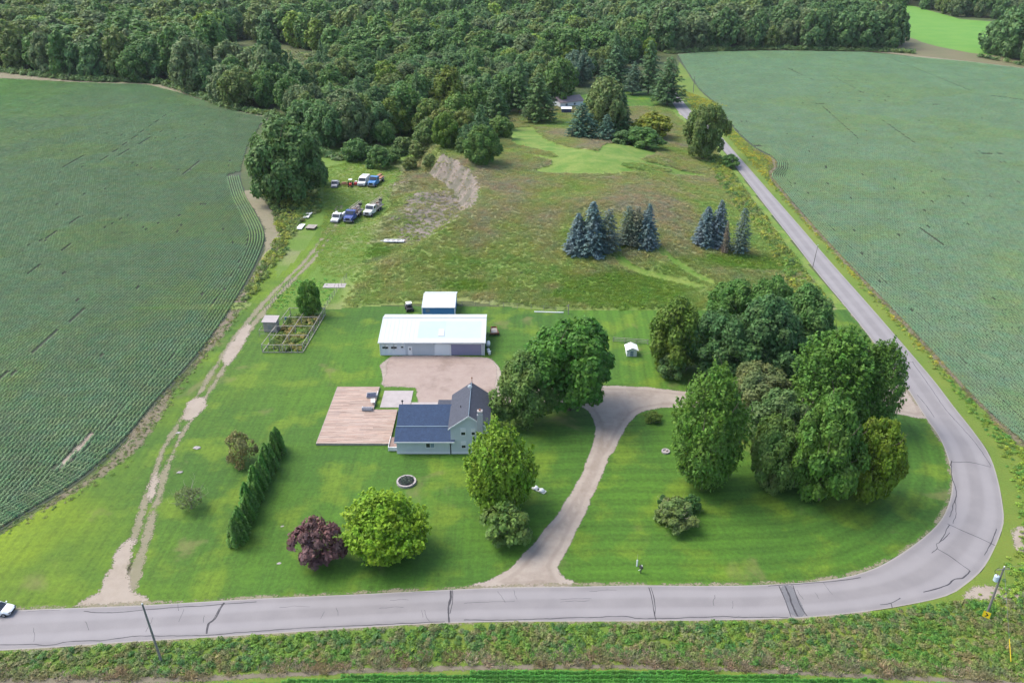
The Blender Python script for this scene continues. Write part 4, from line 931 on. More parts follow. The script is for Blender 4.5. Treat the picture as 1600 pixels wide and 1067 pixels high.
gapsR = [(seg((1275, 163), (1298, 164)), 1.3), (seg((1525, 241), (1565, 241)), 1.2), (seg((1455, 164), (1475, 165)), 1.3), (seg((1320, 128), (1335, 128)), 1.3), (seg((1552, 151), (1600, 157)), 1.6), (seg((1390, 91), (1517, 143)), .7), (seg((1230, 107), (1270, 126)), .6), (seg((1285, 167), (1340, 217)), .6), (seg((1407, 334), (1475, 385)), .5), (seg((1300, 120), (1352, 148)), .5), (seg((1380, 190), (1430, 225)), .55)]
headL = [flat(*p) for p in LFIELD_E[1:15]]; headR = [flat(*p) for p in RFIELD_E[12:25]]
field_rows('soybean_rows', LF, headL, lambda x, y: -.10 * np.clip(150 - y, -10, 80) * sstep(200, 120, y) * .0 + 2.0 * np.sin(y / 90), tint_l, 3, 'rows of soybean plants in the left field', gapsL)
field_rows('soybean_rows', RF, headR, lambda x, y: -.02 * (y - 150), tint_r, 8, 'rows of soybean plants in the right field', gapsR)

def scatter_poly(name, poly, dens, srcs, size, tint_fn, seed, label, edge=.3, zf=None, hs=1.0, mask=None, zoff=0.0):
    rng = np.random.default_rng(seed); A = np.array(poly); x0, y0 = A.min(0); x1, y1 = A.max(0); n = int((x1 - x0) * (y1 - y0) * dens)
    x = rng.uniform(x0, x1, n); y = rng.uniform(y0, y1, n); ok = (sdist(poly, x, y) < -edge) & (np.abs(x) < .665 * (y * CT + CAMH * ST) + 5)
    if mask is not None: ok &= mask(x, y, rng)
    x, y = x[ok], y[ok]; n = len(x); s = size[0] + (size[1] - size[0]) * rng.random(n); z = (height(x, y) if zf is None else zf(x, y)) + zoff
    gn_scatter(name, np.c_[x, y, z], rng.uniform(0, 6.28, n), np.c_[s, s, s * hs * rng.uniform(.7, 1.25, n)], tint_fn(x, y, rng), srcs, rng.integers(0, len(srcs), n), label); print(name, n)

def pal(cols, sc1=6.0, seed=0, bright=.25):
    cols = np.array(cols)
    def f(x, y, rng):
        v = fbm(x, y, sc1, seed, 3) * 1.5 - .25 + rng.normal(size=len(x)) * .10; v = np.clip(v, 0, .999) * (len(cols) - 1); i = v.astype(int); fr = (v - i)[:, None]; i2 = np.minimum(i + 1, len(cols) - 1)
        return 1.8 * (cols[i] * (1 - fr) + cols[i2] * fr) * (1 - bright + 2 * bright * rng.random((len(x), 1)))
    return f
zero = lambda x, y: np.zeros(len(x))
# rough verge below the road, and the next crop at the bottom edge
vb = [p for p in wo if p[1] < 84 and p[0] < 80][::-1]
bottom = [(-80, 71.6)] + [flat(*p) for p in [(0, 1062), (300, 1058), (600, 1040), (1000, 1036), (1300, 1050), (1600, 1062)]] + [(84, 70), (84, 84)] + vb
b2 = [(p[0], p[1]) for p in bottom]
scatter_poly('verge_weeds', b2, 4.2, weed, (.45, .95), pal([(.040, .105, .020), (.060, .135, .022), (.085, .135, .028), (.125, .120, .055), (.042, .105, .028), (.090, .155, .020), (.070, .125, .030)], 5.5, 5, .2), 21, 'rough weeds on the verge below the road', .55, zero, .75)
low = [flat(*p) for p in [(0, 1050), (300, 1046), (600, 1022), (1000, 1016), (1300, 1032), (1600, 1050)]]
scatter_poly('dry_weeds', [(-80, 70)] + low + [(84, 70)] + [flat(*p) for p in [(1600, 1064), (1300, 1052), (1000, 1040), (600, 1044), (300, 1060)]], 1.6, tuft, (.7, 1.2), pal([(.20, .16, .10), (.13, .13, .06), (.22, .18, .12)], 3, 6), 22, 'dry brown weeds along the lower edge of the verge', .0, zero)
crop = [(-80, 50)] + [flat(*p) for p in [(300, 1075), (600, 1056), (1000, 1048), (1300, 1062)]] + [(62, 68.5), (62, 50)]
xs = np.arange(-70, 62, .95); ys = np.arange(56, 72.5, .62); X, Y = np.meshgrid(xs, ys); cxx, cyy = X.ravel(), Y.ravel(); okc = inside(crop, cxx, cyy); cxx, cyy = cxx[okc], cyy[okc]; n = len(cxx)
gn_scatter('roadside_crop', np.c_[cxx, cyy, np.zeros(n)], np.full(n, math.pi / 2) + RNG.normal(size=n) * .1, np.c_[RNG.uniform(.85, 1.1, (n, 2)), RNG.uniform(.8, 1.2, n)], np.array((.075, .245, .036)) * RNG.uniform(.75, 1.25, (n, 1)), soy, None, 'low bright green crop at the bottom edge')
strip('field_margin', [flat(*p) for p in [(-60, 1066), (0, 1064), (300, 1060), (600, 1046), (1000, 1041), (1300, 1053), (1600, 1068)]], [.7, .7, .6, .55, .5, .5, .7], -.006, M['margin_full'], kind='structure')
# weeds between the road and the right field, goldenrod patches
GOLD = pal([(.075, .140, .028), (.12, .175, .028), (.24, .22, .025), (.10, .155, .03), (.13, .13, .05)], 6, 9)
rv = [(p[0] + .2, p[1]) for p in wo if p[1] > 84 and p[0] > 20][::5]
rp = rv + [(116, 420)] + [tuple(p) for p in RF[10:25]] + [(112, 100), (90, 72), (72, 74)]
scatter_poly('roadside_weeds', rp, 2.2, weed, (.35, .85), lambda x, y, rng: GOLD(x, y, rng) * (1 - sstep(170, 120, y) * .05)[:, None] * np.where((y < 150)[:, None], np.array((.62, .95, 1.0)), 1.0), 23, 'goldenrod and weeds between the road and the right field', .8, zero, .8, mask=lambda x, y, r: (pdist([p for p in wo if p[1] > 70], x, y, False) > 2.0 + r.random(len(x)) * 1.5))
# weeds on the meadow side of the straight road
mr = [(p[0] - .2, p[1]) for p in wi if 178 < p[1] < 330][::5]; ml = [(p[0] - 13 - 2 * math.sin(p[1] / 9), p[1]) for p in mr][::-1]
def zmead(x, y): return height(x, y) + .1
scatter_poly('roadside_weeds', mr + ml, 1.3, weed, (.7, 1.7), pal([(.050, .105, .028), (.085, .15, .028), (.17, .19, .03), (.055, .11, .03), (.12, .15, .04)], 7, 12), 24, 'tall green and yellow weeds on the meadow side of the road', 3.2, zmead, 1.0)
# weeds between the lane and the left field
wl_ = [flat(*p) for p in [(372, 478), (395, 430), (420, 392), (432, 368), (425, 335), (408, 300), (440, 296), (500, 300), (505, 330), (470, 350), (452, 392), (425, 425), (398, 462)]]
scatter_poly('lane_weeds', wl_, 1.1, weed, (.6, 1.5), pal([(.07, .12, .03), (.17, .19, .03), (.10, .14, .035), (.05, .10, .03), (.15, .14, .06)], 6, 14), 25, 'yellow green weeds between the lane and the left field', .3, zero)
def on_line(name, lines, dens, width, cols, seed, label, size=(.25, .6)):
    X, Y = [], []; rng = np.random.default_rng(seed)
    for ln in lines:
        p = np.array(smooth_line(ln, 8)); L = np.hypot(*np.diff(p, axis=0).T).sum(); n = int(L * width * 2 * dens); s = np.r_[0, np.cumsum(np.hypot(*np.diff(p, axis=0).T))]; q = rng.uniform(0, s[-1], n)
        X.append(np.interp(q, s, p[:, 0]) + rng.normal(size=n) * width * .6); Y.append(np.interp(q, s, p[:, 1]) + rng.normal(size=n) * width * .6)
    x = np.concatenate(X); y = np.concatenate(Y); n = len(x); s = rng.uniform(*size, n)
    gn_scatter(name, np.c_[x, y, height(x, y)], rng.uniform(0, 6.28, n), np.c_[s, s, s * .7], pal(cols, 4, seed)(x, y, rng), weed + tuft, rng.integers(0, 4, n), label)
on_line('margin_weeds', [[flat(*p) for p in [(-60, 880), (0, 836), (100, 775), (160, 738), (205, 696), (240, 650), (268, 610), (300, 575), (340, 525), (372, 478), (398, 438)]]], 1.6, 1.9, [(.09, .12, .04), (.13, .13, .06), (.08, .14, .03), (.16, .14, .08)], 61, 'scattered weeds on the bare margin of the left field')
on_line('margin_weeds', [[flat(*p) for p in [(1178, 234), (1204, 250), (1205, 275), (1232, 312), (1300, 386), (1380, 470), (1460, 555), (1540, 640), (1600, 697)]]], 1.8, 1.6, [(.12, .14, .04), (.15, .14, .07), (.20, .20, .04)], 62, 'scattered weeds on the bare margin of the right field')
# meadow grass
mx, my, mz, mt, mlsh, mm, mdirt = MEAD
def meadow_tufts():
    rng = np.random.default_rng(31); idx = rng.choice(len(mx), 120000, p=(mt + .0) / mt.sum()); x = mx[idx] + rng.uniform(-.5, .5, len(idx)); y = my[idx] + rng.uniform(-.5, .5, len(idx)); z = mz[idx] + .02
    dr = mdirt[idx]; ok = (rng.random(len(idx)) > dr * .9) & ~inside([*[p for p in wi if p[1] > 150], (400, 600), (400, 100)], x, y) & ~inside(lawn_keep, x, y); x, y, z, idx = x[ok], y[ok], z[ok], idx[ok]; n = len(x)
    c = meadow_color(x, y, mlsh[idx]) * 1.30; c *= .86 + .28 * rng.random((n, 1)); s = rng.uniform(.45, .95, n)
    gn_scatter('meadow_grass', np.c_[x, y, z], rng.uniform(0, 6.28, n), np.c_[s, s, s * rng.uniform(.5, 1.1, n)], c, tuft + weed, rng.choice(4, n, p=[.48, .46, .03, .03]), 'tall dry grass and weeds of the meadow')
meadow_tufts()
scatter_poly('short_grass', W([(505, 262), (560, 250), (625, 262), (640, 300), (625, 350), (600, 400), (540, 435), (500, 430), (492, 400), (505, 340)]), 2.6, tuft, (.45, .85), pal([(.115, .185, .026), (.135, .19, .036), (.10, .18, .024), (.155, .175, .05)], 9, 71, .08), 81, 'short rough grass round the parked trucks', .2, None, .35)
# undergrowth along the wood edges and in the clearing
for k, (ln, wd) in enumerate((([(0, 112), (120, 126), (240, 130), (300, 148), (360, 170), (432, 186), (480, 232), (540, 250), (610, 246), (660, 232), (700, 210), (790, 196)], 4.5), ([(1040, 84), (1200, 78), (1400, 82), (1440, 88)], 5), ([(1530, 90), (1600, 103), (1700, 118)], 4))):
    p = np.array(smooth_line([flat(*q) for q in ln], 6)); poly = [tuple(q + np.array((0, wd * 1.3))) for q in p] + [tuple(q + np.array((0, -wd * .5))) for q in p[::-1]]
    scatter_poly('undergrowth', poly, .35, weed, (2.0, 4.2), pal([(.045, .085, .03), (.06, .11, .035), (.09, .13, .04)], 12, 15), 40 + k, 'undergrowth along the wood edge', .1, None, .9)
scatter_poly('clearing_brush', clr, .05, weed, (3, 6), pal([(.09, .125, .045), (.115, .125, .055), (.07, .12, .04)], 14, 17), 45, 'brush in the clearing inside the woods', .5, zero, .6)

# ------------------------------------------------------------------ the farmhouse
def siding(name, c, pitch=.2, amp=.05):
    t = NT(name); sep = t.n.new('ShaderNodeSeparateXYZ'); t.l.new(t.geo.outputs['Position'], sep.inputs[0])
    s = t.math('FRACT', t.math('MULTIPLY', sep.outputs[2], 1 / pitch)); t.color(t.val(t.mix(t.rng(s, 0, .16, .35, 0), c, tuple(v * .6 for v in c)), amp, .6)).bump(s, .5, .02); t.b.inputs['Roughness'].default_value = .6; return t.m
def ribbed(name, c, axis=0, pitch=.9, c2=None, rough=.4, amp=.05, width=.08):
    t = NT(name); sep = t.n.new('ShaderNodeSeparateXYZ'); t.l.new(t.geo.outputs['Position'], sep.inputs[0])
    s = t.math('FRACT', t.math('MULTIPLY', sep.outputs[axis], 1 / pitch)); t.color(t.val(t.mix(t.rng(s, 0, width, .45, 0), c, c2 or tuple(v * .75 for v in c)), amp, .35)); t.b.inputs['Roughness'].default_value = rough; return t.m
def shingle(name, c):
    t = NT(name); n = t.noise(1.3, 4, rough=.7); f = t.noise(9, 3, t.vec(.6, 1, 1), .8); t.color(t.mix(t.rng(f, .3, .7), t.mix(t.rng(n, .3, .7), c, tuple(v * 1.35 for v in c)), tuple(v * .62 for v in c))).bump(f, .5, .03); return t.m
M['siding'] = siding('grey_siding', (.56, .61, .62)); M['roof_navy'] = shingle('navy_shingles', (.036, .064, .125)); M['roof_slate'] = shingle('slate_shingles', (.072, .080, .105))
M['trim'] = paint('white_trim', (.72, .74, .74), .5, amp=.04); M['flash'] = paint('ridge_flashing', (.17, .24, .29), .5)
M['brickwhite'] = paint('grey_chimney', (.40, .40, .42), .8, amp=.15, scale=4)
hs = empty('farmhouse', (-11, 118.8, 0), 0, 'grey sided farmhouse with navy shingle roof and a two storey gabled wing', 'house')
def hb(): return MB()
def W2(o): o.location = (11, -118.8, 0); return o              # parts are modelled in world metres
X0, X1, X2, X3 = -20.75, -11.15, -10.95, -4.30; YF, YB, YW = 118.8, 129.6, 133.0
# low wing
b = MB(); b.prism([(YF, .5), (129.6, .5), (129.6, 3.0), (126.4, 5.55), (121.6, 3.80), (YF, 2.8)], X0, X1 - .003, 'x'); W2(b.build('wing_wall', M['siding'], hs))
b = MB(); b.box(X0 - .03, X1, YF - .03, 129.65, -.1, .5); W2(b.build('foundation', M['trim'], hs)); b = MB(); b.box(X2, X3 + .03, YF - .035, YB + .05, -.1, .5); W2(b.build('foundation', M['trim'], hs))
b = MB(); th = .14; e = .45
b.prism([(YF - e, 2.72), (121.6, 3.88), (121.6, 3.88 + th), (YF - e, 2.72 + th)], X0 - .35, X2 + .7, 'x'); W2(b.build('roof', M['roof_navy'], hs))
b = MB(); b.prism([(121.6, 3.882), (126.4, 5.62), (126.4, 5.62 + th), (121.6, 3.882 + th)], X0 - .25, X2 + .15, 'x'); b.prism([(126.4, 5.62), (129.95, 2.8), (129.95, 2.8 + th), (126.4, 5.62 + th)], X0 - .25, X2 + .15, 'x'); W2(b.build('roof', M['roof_navy'], hs))
b = MB(); b.box(X0 - .25, X2 + .1, 121.5, 121.7, 4.02, 4.09); W2(b.build('flashing', M['flash'], hs))
b = MB(); b.box(X0 - .36, X2 + .72, YF - e - .05, YF - e, 2.60, 2.87); W2(b.build('fascia', M['trim'], hs))
# two storey wing
cxm = (X2 + X3) / 2; b = MB(); b.prism([(X2, .5), (X3, .5), (X3, 5.7), (cxm, 8.15), (X2, 5.7)], YF, YB, 'y'); W2(b.build('main_wall', M['siding'], hs))
s_ = (8.15 - 5.7) / (X3 - cxm)
for sg, mt in ((-1, 'roof_slate'), (1, 'roof_slate')):
    xe = cxm + sg * (X3 - cxm + .42); ze = 8.22 - s_ * abs(xe - cxm); b = MB(); b.prism([(cxm, 8.22), (xe, ze), (xe, ze + th), (cxm, 8.22 + th)], YF - .4, YB + .4, 'y'); W2(b.build('roof', M[mt], hs))
    b = MB(); b.prism([(cxm, 8.10), (xe, ze - .12), (xe, ze + th + .01), (cxm, 8.22 + th + .01)], YF - .46, YF - .401, 'y'); W2(b.build('rake_board', M['trim'], hs))
b = MB(); b.prism([(cxm - .75, 7.50), (cxm + .75, 7.50), (cxm, 8.12)], YF - .06, YF - .003, 'y'); W2(b.build('gable_trim', M['trim'], hs))
b = MB(); b.bar((cxm, YF - .35, 8.42), (cxm, YB + .35, 8.42), .07); W2(b.build('ridge_cap', M['flash'], hs))
b = MB(); b.box(-6.15, -5.15, YF - .62, YF - .004, 0, 8.6); b.box(-6.05, -5.25, YF - .52, YF + .1, 8.6, 9.25); k = W2(b.build('chimney', M['brickwhite'], hs)); b = MB(); b.box(-6.12, -5.18, YF - .60, YF + .18, 9.25, 9.35); b.build('chimney_cap', M['concrete'], k); b = MB(); b.bar((-5.65, YF - .2, 9.35), (-5.65, YF - .2, 9.65), .17, n=10); b.build('chimney_pot', M['rust'], k)
def window(x, z, wd, ht, kind, y=YF, parent=hs, off=(11, -118.8, 0), dy=-1):
    b = MB(); f = .11; y0, y1 = (y - .07, y - .002)
    b.box(x - wd / 2 - f, x + wd / 2 + f, y0, y1, z + ht / 2, z + ht / 2 + f); b.box(x - wd / 2 - f, x + wd / 2 + f, y0 - .03, y1, z - ht / 2 - f, z - ht / 2)
    b.box(x - wd / 2 - f, x - wd / 2, y0, y1, z - ht / 2, z + ht / 2); b.box(x + wd / 2, x + wd / 2 + f, y0, y1, z - ht / 2, z + ht / 2)
    if kind == 'slide': b.box(x - .04, x + .04, y0, y1, z - ht / 2, z + ht / 2)
    else: b.box(x - wd / 2, x + wd / 2, y0, y1, z - .03, z + .03)
    w_ = b.build('window', M['trim'], parent); w_.location = off
    for i, (a, c, d, e_) in enumerate([(x - wd / 2, x - .04, z - ht / 2, z + ht / 2), (x + .04, x + wd / 2, z - ht / 2, z + ht / 2)] if kind == 'slide' else [(x - wd / 2, x + wd / 2, z - ht / 2, z - .03), (x - wd / 2, x + wd / 2, z + .03, z + ht / 2)]):
        q = MB(); q.box(a, c, y - .035, y - .004, d, e_); q.build('pane', M['dark_glass'] if (i == 0) else (M['blue_glass'] if kind == 'slide' else M['trim']), w_)
window(-14.7, 2.0, 1.45, 1.15, 'slide'); window(-8.7, 4.75, .72, 1.35, 'hung'); window(-8.7, 1.95, .72, 1.3, 'hung'); window(-6.9, 4.75, .6, 1.3, 'hung')
b = MB(); b.bar((cxm - .15, 127.4, 8.3), (cxm - .15, 127.4, 9.0), .03); b.lathe([(.02, 0), (.30, .05), (.42, .14), (.43, .15)], (cxm - .15, 127.2, 9.0), 14, 'y'); W2(b.build('satellite_dish', M['white'], hs))
b = MB(); b.bar((cxm + .1, YB + .1, 8.3), (cxm + .1, YB + .1, 9.5), .06, n=8); b.lathe([(.14, 0), (.14, .12), (.02, .26)], (cxm + .1, YB + .1, 9.45), 8); W2(b.build('vent_pipe', M['rust'], hs))
b = MB(); b.bar((cxm - 1.7, 123.2, 6.9), (cxm - 1.7, 123.2, 7.5), .07, n=8); W2(b.build('vent_pipe', M['dark'], hs))
b = MB(); b.bar((X0 + .3, 126.9, 5.2), (X0 + .3, 126.9, 6.1), .07, n=8); b.lathe([(.2, 0), (.2, .2), (.05, .3)], (X0 + .3, 126.9, 6.05), 8); W2(b.build('vent_pipe', M['dark'], hs))
# back porch roof and walk
b = MB(); b.prism([(129.7, 2.95), (132.9, 2.6), (132.9, 2.72), (129.7, 3.07)], -14.3, -11.0, 'x'); [b.box(x, x + .12, 132.6, 132.72, 0, 2.6) for x in (-14.1, -11.3)]; W2(b.build('porch_roof', M['roof_slate'], hs))
b = MB(); b.box(-20.1, -10.6, 129.7, 136.2, 0, .08); o = b.build('walkway', M['concrete']); o['kind'] = 'structure'
b = MB(); b.box(-26.15, -20.2, 134.3, 140.7, -.02, .10); o = b.build('concrete_slab', M['concrete'], bevel=.03); o['kind'] = 'structure'
# side stoop
st = empty('side_stoop', (-21.6, 121.2, 0), 0, 'small wooden stoop with a white skirt at the left end of the house', 'stoop')
M['boards'] = ribbed('brown_deck_boards', (.26, .185, .16), 1, .16, (.15, .11, .10), .85, .2, .12)
b = MB(); b.box(-.75, .8, -1.6, 1.8, .62, .74); b.build('platform', M['boards'], st)
b = MB(); b.box(-.85, .8, -1.75, -1.62, .18, .95); b.build('skirt_board', M['white'], st); b = MB(); b.box(-.86, -.78, -1.61, 1.8, .70, .98); b.build('side_rail', M['white'], st)
for (x, y) in ((-.7, -1.5), (.7, -1.5), (-.7, 1.7)): MB().box(x - .05, x + .05, y - .05, y + .05, 0, .62).build('post', M['wood_grey'], st)

# the deck: single boards, each with its own tone
dk = empty('wooden_deck', (-29, 131, 0), 0, 'large L shaped wooden deck of pale worn boards left of the house', 'deck')
t = NT('deck_wood'); c = t.attr('pc').outputs['Color']; g = t.noise(.8, 5, t.vec(.35, 4), .75); g2 = t.noise(.23, 4); c = t.mix(t.rng(g, .46, .72, 0, .8), c, (.20, .13, .10)); t.color(t.mix(t.rng(g2, .5, .72, 0, .35), c, (.30, .24, .22))); M['deck'] = t.m
b = MB(); y = 121.45; rr = random.Random(5)
while y < 141.6:
    x1 = -22.45 if y < 133 else -27.3; x = -35.9
    while x < x1:
        xe = min(x1, x + rr.choice((2.4, 3.6, 4.8))); k = rr.uniform(.74, 1.15); h = rr.uniform(-.012, .012); hue = rr.random()
        b.box(x, xe - .006, y, y + .142, .40 + h, .44 + h, (.44 * k, (.31 + .05 * hue) * k, (.245 + .06 * hue) * k)); x = xe
    y += .152
o = b.build('board', M['deck'], dk); o.location = (29, -131, 0); o['kind'] = 'stuff'
b = MB(); b.box(-35.95, -22.4, 121.38, 121.44, .02, .43); b.box(-35.98, -35.91, 121.38, 141.7, .02, .43); b.box(-27.29, -27.22, 133.05, 141.7, .02, .43); b.box(-35.9, -27.3, 141.62, 141.69, .02, .43); o = b.build('rim_joist', M['wood_grey'], dk); o.location = (29, -131, 0)
b = MB(); b.box(-35.8, -22.5, 121.5, 132.9, -.05, .30); b.box(-35.8, -27.4, 132.9, 141.5, -.05, .30); o = b.build('under_frame', M['dark'], dk); o.location = (29, -131, 0)
# outdoor furniture on the deck
def sofa(loc, rz, label):
    s = empty('outdoor_sofa', loc, rz, label, 'sofa'); MB().box(-.95, .95, -.45, .45, .1, .34).build('base', M['grey_mid'], s, .02); MB().box(-.95, .95, .33, .5, .34, .85).build('back', M['grey_mid'], s, .02)
    for x in (-.6, 0, .6): MB().box(x - .28, x + .28, -.42, .3, .342, .50).build('seat_cushion', M['navy'], s, .05)
    for x in (-1.02, .90): MB().box(x, x + .12, -.45, .5, .1, .6).build('armrest', M['grey_mid'], s, .02)
p = flat(574, 640, .5); sofa((p[0], p[1], .45), math.pi, 'dark cushioned outdoor sofa at the near side of the deck seating group')
p = flat(581, 620, .5); sofa((p[0], p[1], .45), .1, 'dark cushioned outdoor sofa at the far side of the deck seating group')
p = flat(583, 629, .5); tb = empty('patio_table', (p[0], p[1], .45), .15, 'pale rectangular table between the two sofas on the deck', 'table'); MB().box(-.4, .4, -.75, .75, .52, .58).build('tabletop', M['white'], tb, .02)
for x in (-.34, .34):
    for y in (-.68, .68): MB().box(x - .03, x + .03, y - .03, y + .03, 0, .52).build('leg', M['white'], tb)
p = flat(588, 618, .5); ch = empty('patio_chair', (p[0], p[1], .45), -1.3, 'pale single chair at the corner of the deck by the slab', 'chair'); MB().box(-.32, .32, -.32, .32, .25, .42).build('seat', M['white'], ch, .03); MB().box(-.32, .32, .26, .36, .42, .9).build('backrest', M['white'], ch, .03)
for x in (-.28, .28):
    for y in (-.28, .28): MB().box(x - .025, x + .025, y - .025, y + .025, 0, .25).build('leg', M['white'], ch)

# ------------------------------------------------------------------ long metal workshop and the shed behind it
wk = empty('workshop', (-17.6, 156, 0), 0, 'long low workshop with a white and pale blue metal roof behind the gravel yard', 'garage')
def WK(o): o.location = (17.6, -156, 0); return o
gx0, gx1 = -29.2, -6.1; gy0, gyr, gy1 = 156.0, 164.7, 167.4; ez, rz_, bz = 3.25, 4.95, 4.35
M['wall_white'] = siding('white_siding', (.70, .74, .77), .22); M['wall_grey'] = ribbed('grey_steel_siding', (.50, .54, .57), 0, .45, (.40, .43, .47), .5, .05, .14)
M['roof_white'] = ribbed('white_roof_sheets', (.52, .56, .56), 0, .92, (.44, .48, .48), .4, .03, .05); M['roof_blue'] = ribbed('pale_blue_roof_sheets', (.43, .515, .535), 0, .92, (.415, .495, .515), .35, .04, .05); M['roof_blue2'] = ribbed('icy_blue_roof_sheets', (.46, .54, .555), 0, .92, (.44, .52, .535), .35, .03, .05)
M['mauve'] = ribbed('mauve_door_panels', (.235, .235, .34), 2, .55, (.17, .17, .26), .5, .06, .07); M['doorwhite'] = ribbed('white_door_panels', (.74, .78, .79), 2, .55, (.48, .53, .56), .5, .04, .07)
b = MB(); b.prism([(gy0, 0), (gy1, 0), (gy1, bz), (gyr, rz_), (gy0, ez)], gx0, -23.6, 'x'); WK(b.build('wall', M['wall_white'], wk)); b = MB(); b.prism([(gy0 + .004, 0), (gy1 - .004, 0), (gy1 - .004, bz), (gyr, rz_ - .004), (gy0 + .004, ez)], -23.6, gx1, 'x'); WK(b.build('wall', M['wall_grey'], wk))
def roofplane(x0, x1, t0, t1, mat, name='roof', dz=.0, back=False):
    ya, za = gy0 - .35, ez + .02; yb, zb = (gyr, rz_ + .08)
    P0 = (ya + (yb - ya) * t0, za + (zb - za) * t0 + dz); P1 = (ya + (yb - ya) * t1, za + (zb - za) * t1 + dz)
    b = MB(); b.prism([P0, P1, (P1[0], P1[1] + .09), (P0[0], P0[1] + .09)], x0, x1, 'x'); return WK(b.build(name, mat, wk))
xm = -20.95
roofplane(gx0 - .3, xm, 0, 1, M['roof_white']); roofplane(xm, gx1 + .3, 0, .17, M['roof_white']); roofplane(xm, gx1 + .3, .84, 1, M['roof_white'])
roofplane(gx1 - .75, gx1 + .3, .17, .84, M['roof_white']); roofplane(xm, -14.9, .17, .84, M['roof_blue']); roofplane(-14.9, gx1 - .75, .17, .84, M['roof_blue2']); roofplane(-16.4, -15.1, .24, .52, M['roof_white'], 'skylight', .095)
b = MB(); b.prism([(gyr, rz_ + .08), (gy1 + .3, bz), (gy1 + .3, bz + .09), (gyr, rz_ + .17)], gx0 - .3, gx1 + .3, 'x'); WK(b.build('roof', M['roof_white'], wk)); b = MB(); b.box(gx0 - .3, gx1 + .3, gyr - .2, gyr + .2, rz_ + .165, rz_ + .23); WK(b.build('ridge_cap', M['white_metal'], wk))
b = MB(); b.box(gx0 - .3, gx1 + .3, gy0 - .44, gy0 - .36, ez - .08, ez + .14); WK(b.build('gutter', M['white'], wk)); b = MB()
nr = 26
for i in range(nr):
    x = gx0 - .1 + (gx1 - gx0) * i / (nr - 1)
    if x > xm - .1: continue
    b.prism([(gy0 - .35, ez + .11), (gyr, rz_ + .17), (gyr, rz_ + .20), (gy0 - .35, ez + .14)], x, x + .05, 'x')
o = WK(b.build('roof_rib', M['white_metal'], wk)); o['kind'] = 'stuff'
for x in (-28.35, -27.65, -26.45, -25.75): window(x, 2.2, .60, 1.05, 'hung', 156.0, wk, (17.6, -156, 0))
window(-24.25, 2.25, .55, .8, 'hung', 156.0, wk, (17.6, -156, 0)); MB().box(-24.62, -23.9, 155.96, 155.997, .1, 1.7).build('panel', M['wall_white'], wk).location = (17.6, -156, 0)
d = MB().box(-23.0, -22.05, 155.92, 155.99, .05, 2.25).build('door', M['white'], wk, .02); d.location = (17.6, -156, 0); MB().box(-22.68, -22.4, 155.90, 155.918, 1.35, 1.85).build('pane', M['dark_glass'], d); MB().box(-22.22, -22.14, 155.86, 155.915, 1.0, 1.08).build('handle', M['steel'], d)
for (x0, x1, m) in ((-17.25, -13.95, 'doorwhite'), (-13.85, -6.75, 'mauve')):
    pass
d = MB().box(-14.55 - 2.45, -13.75, 155.93, 155.995, .04, 2.75).build('garage_door', M['doorwhite'], wk); d.location = (17.6, -156, 0); d['label'] = 'white garage door'
d = MB().box(-13.45, -6.55 - 2.2 + 2.0, 155.93, 155.995, .04, 2.75).build('garage_door', M['mauve'], wk); d.location = (17.6, -156, 0); d['label'] = 'mauve grey garage door'
b = MB(); [b.box(x, x + .14, 155.90, 155.992, 0, 2.95) for x in (-17.16, -13.72, -13.60, -6.73)]; b.box(-17.16, -6.6, 155.90, 155.992, 2.76, 2.92); b.box(gx1 - .1, gx1 + .03, 155.9, 155.99, 0, 3.1); b.box(gx0 - .03, gx0 + .1, 155.9, 155.99, 0, 3.1); WK(b.build('door_trim', M['trim'], wk))
# shed behind
shd = empty('storage_shed', (-17.7, 174.3, 0), 0, 'small shed with bright blue wall and white roof behind the workshop', 'shed')
def SH(o): o.location = (17.7, -174.3, 0); return o
M['wall_blue'] = siding('blue_siding', (.075, .24, .48), .25)
b = MB(); b.box(-21.5, -13.9, 174.4, 183.4, 0, 3.05); SH(b.build('wall', M['wall_blue'], shd)); b = MB(); b.poly([(-21.5, 174.4, 3.05), (-21.5, 180.0, 4.0), (-21.5, 183.4, 3.05)]); b.poly([(-13.9, 174.4, 3.05), (-13.9, 183.4, 3.05), (-13.9, 180.0, 4.0)]); SH(b.build('gable', M['grey_mid'], shd))
b = MB(); b.prism([(174.15, 3.01), (180.0, 4.02), (180.0, 4.12), (174.15, 3.11)], -21.75, -13.65, 'x'); b.prism([(180.0, 4.02), (183.7, 2.95), (183.7, 3.05), (180.0, 4.12)], -21.75, -13.65, 'x'); SH(b.build('roof', M['roof_white'], shd))
b = MB(); b.box(-20.8, -19.8, 174.32, 174.39, 1.8, 2.7); SH(b.build('window', M['blue_glass'], shd)); b = MB(); b.box(-13.9, -13.65, 174.2, 174.4, 0, 3.0); b.box(-21.75, -21.5, 174.2, 174.4, 0, 3.0); SH(b.build('corner_board', M['white'], shd))

def wheel(parent, x, y, r=.48, w_=.28, rim='steel', side=1):
    b = MB(); b.lathe([(r * .55, -w_ / 2), (r * .95, -w_ / 2), (r, -w_ / 3), (r, w_ / 3), (r * .95, w_ / 2), (r * .55, w_ / 2)], (0, 0, 0), 16, 'x'); o = b.build('wheel', M['rubber'], parent); o.location = (x, y, r)
    k = MB().lathe([(.05, -w_ / 2 - .02), (r * .5, -w_ / 2 - .01), (r * .52, w_ / 2 + .01), (.05, w_ / 2 + .02)], (0, 0, 0), 12, 'x').build('rim', M[rim], o); return o
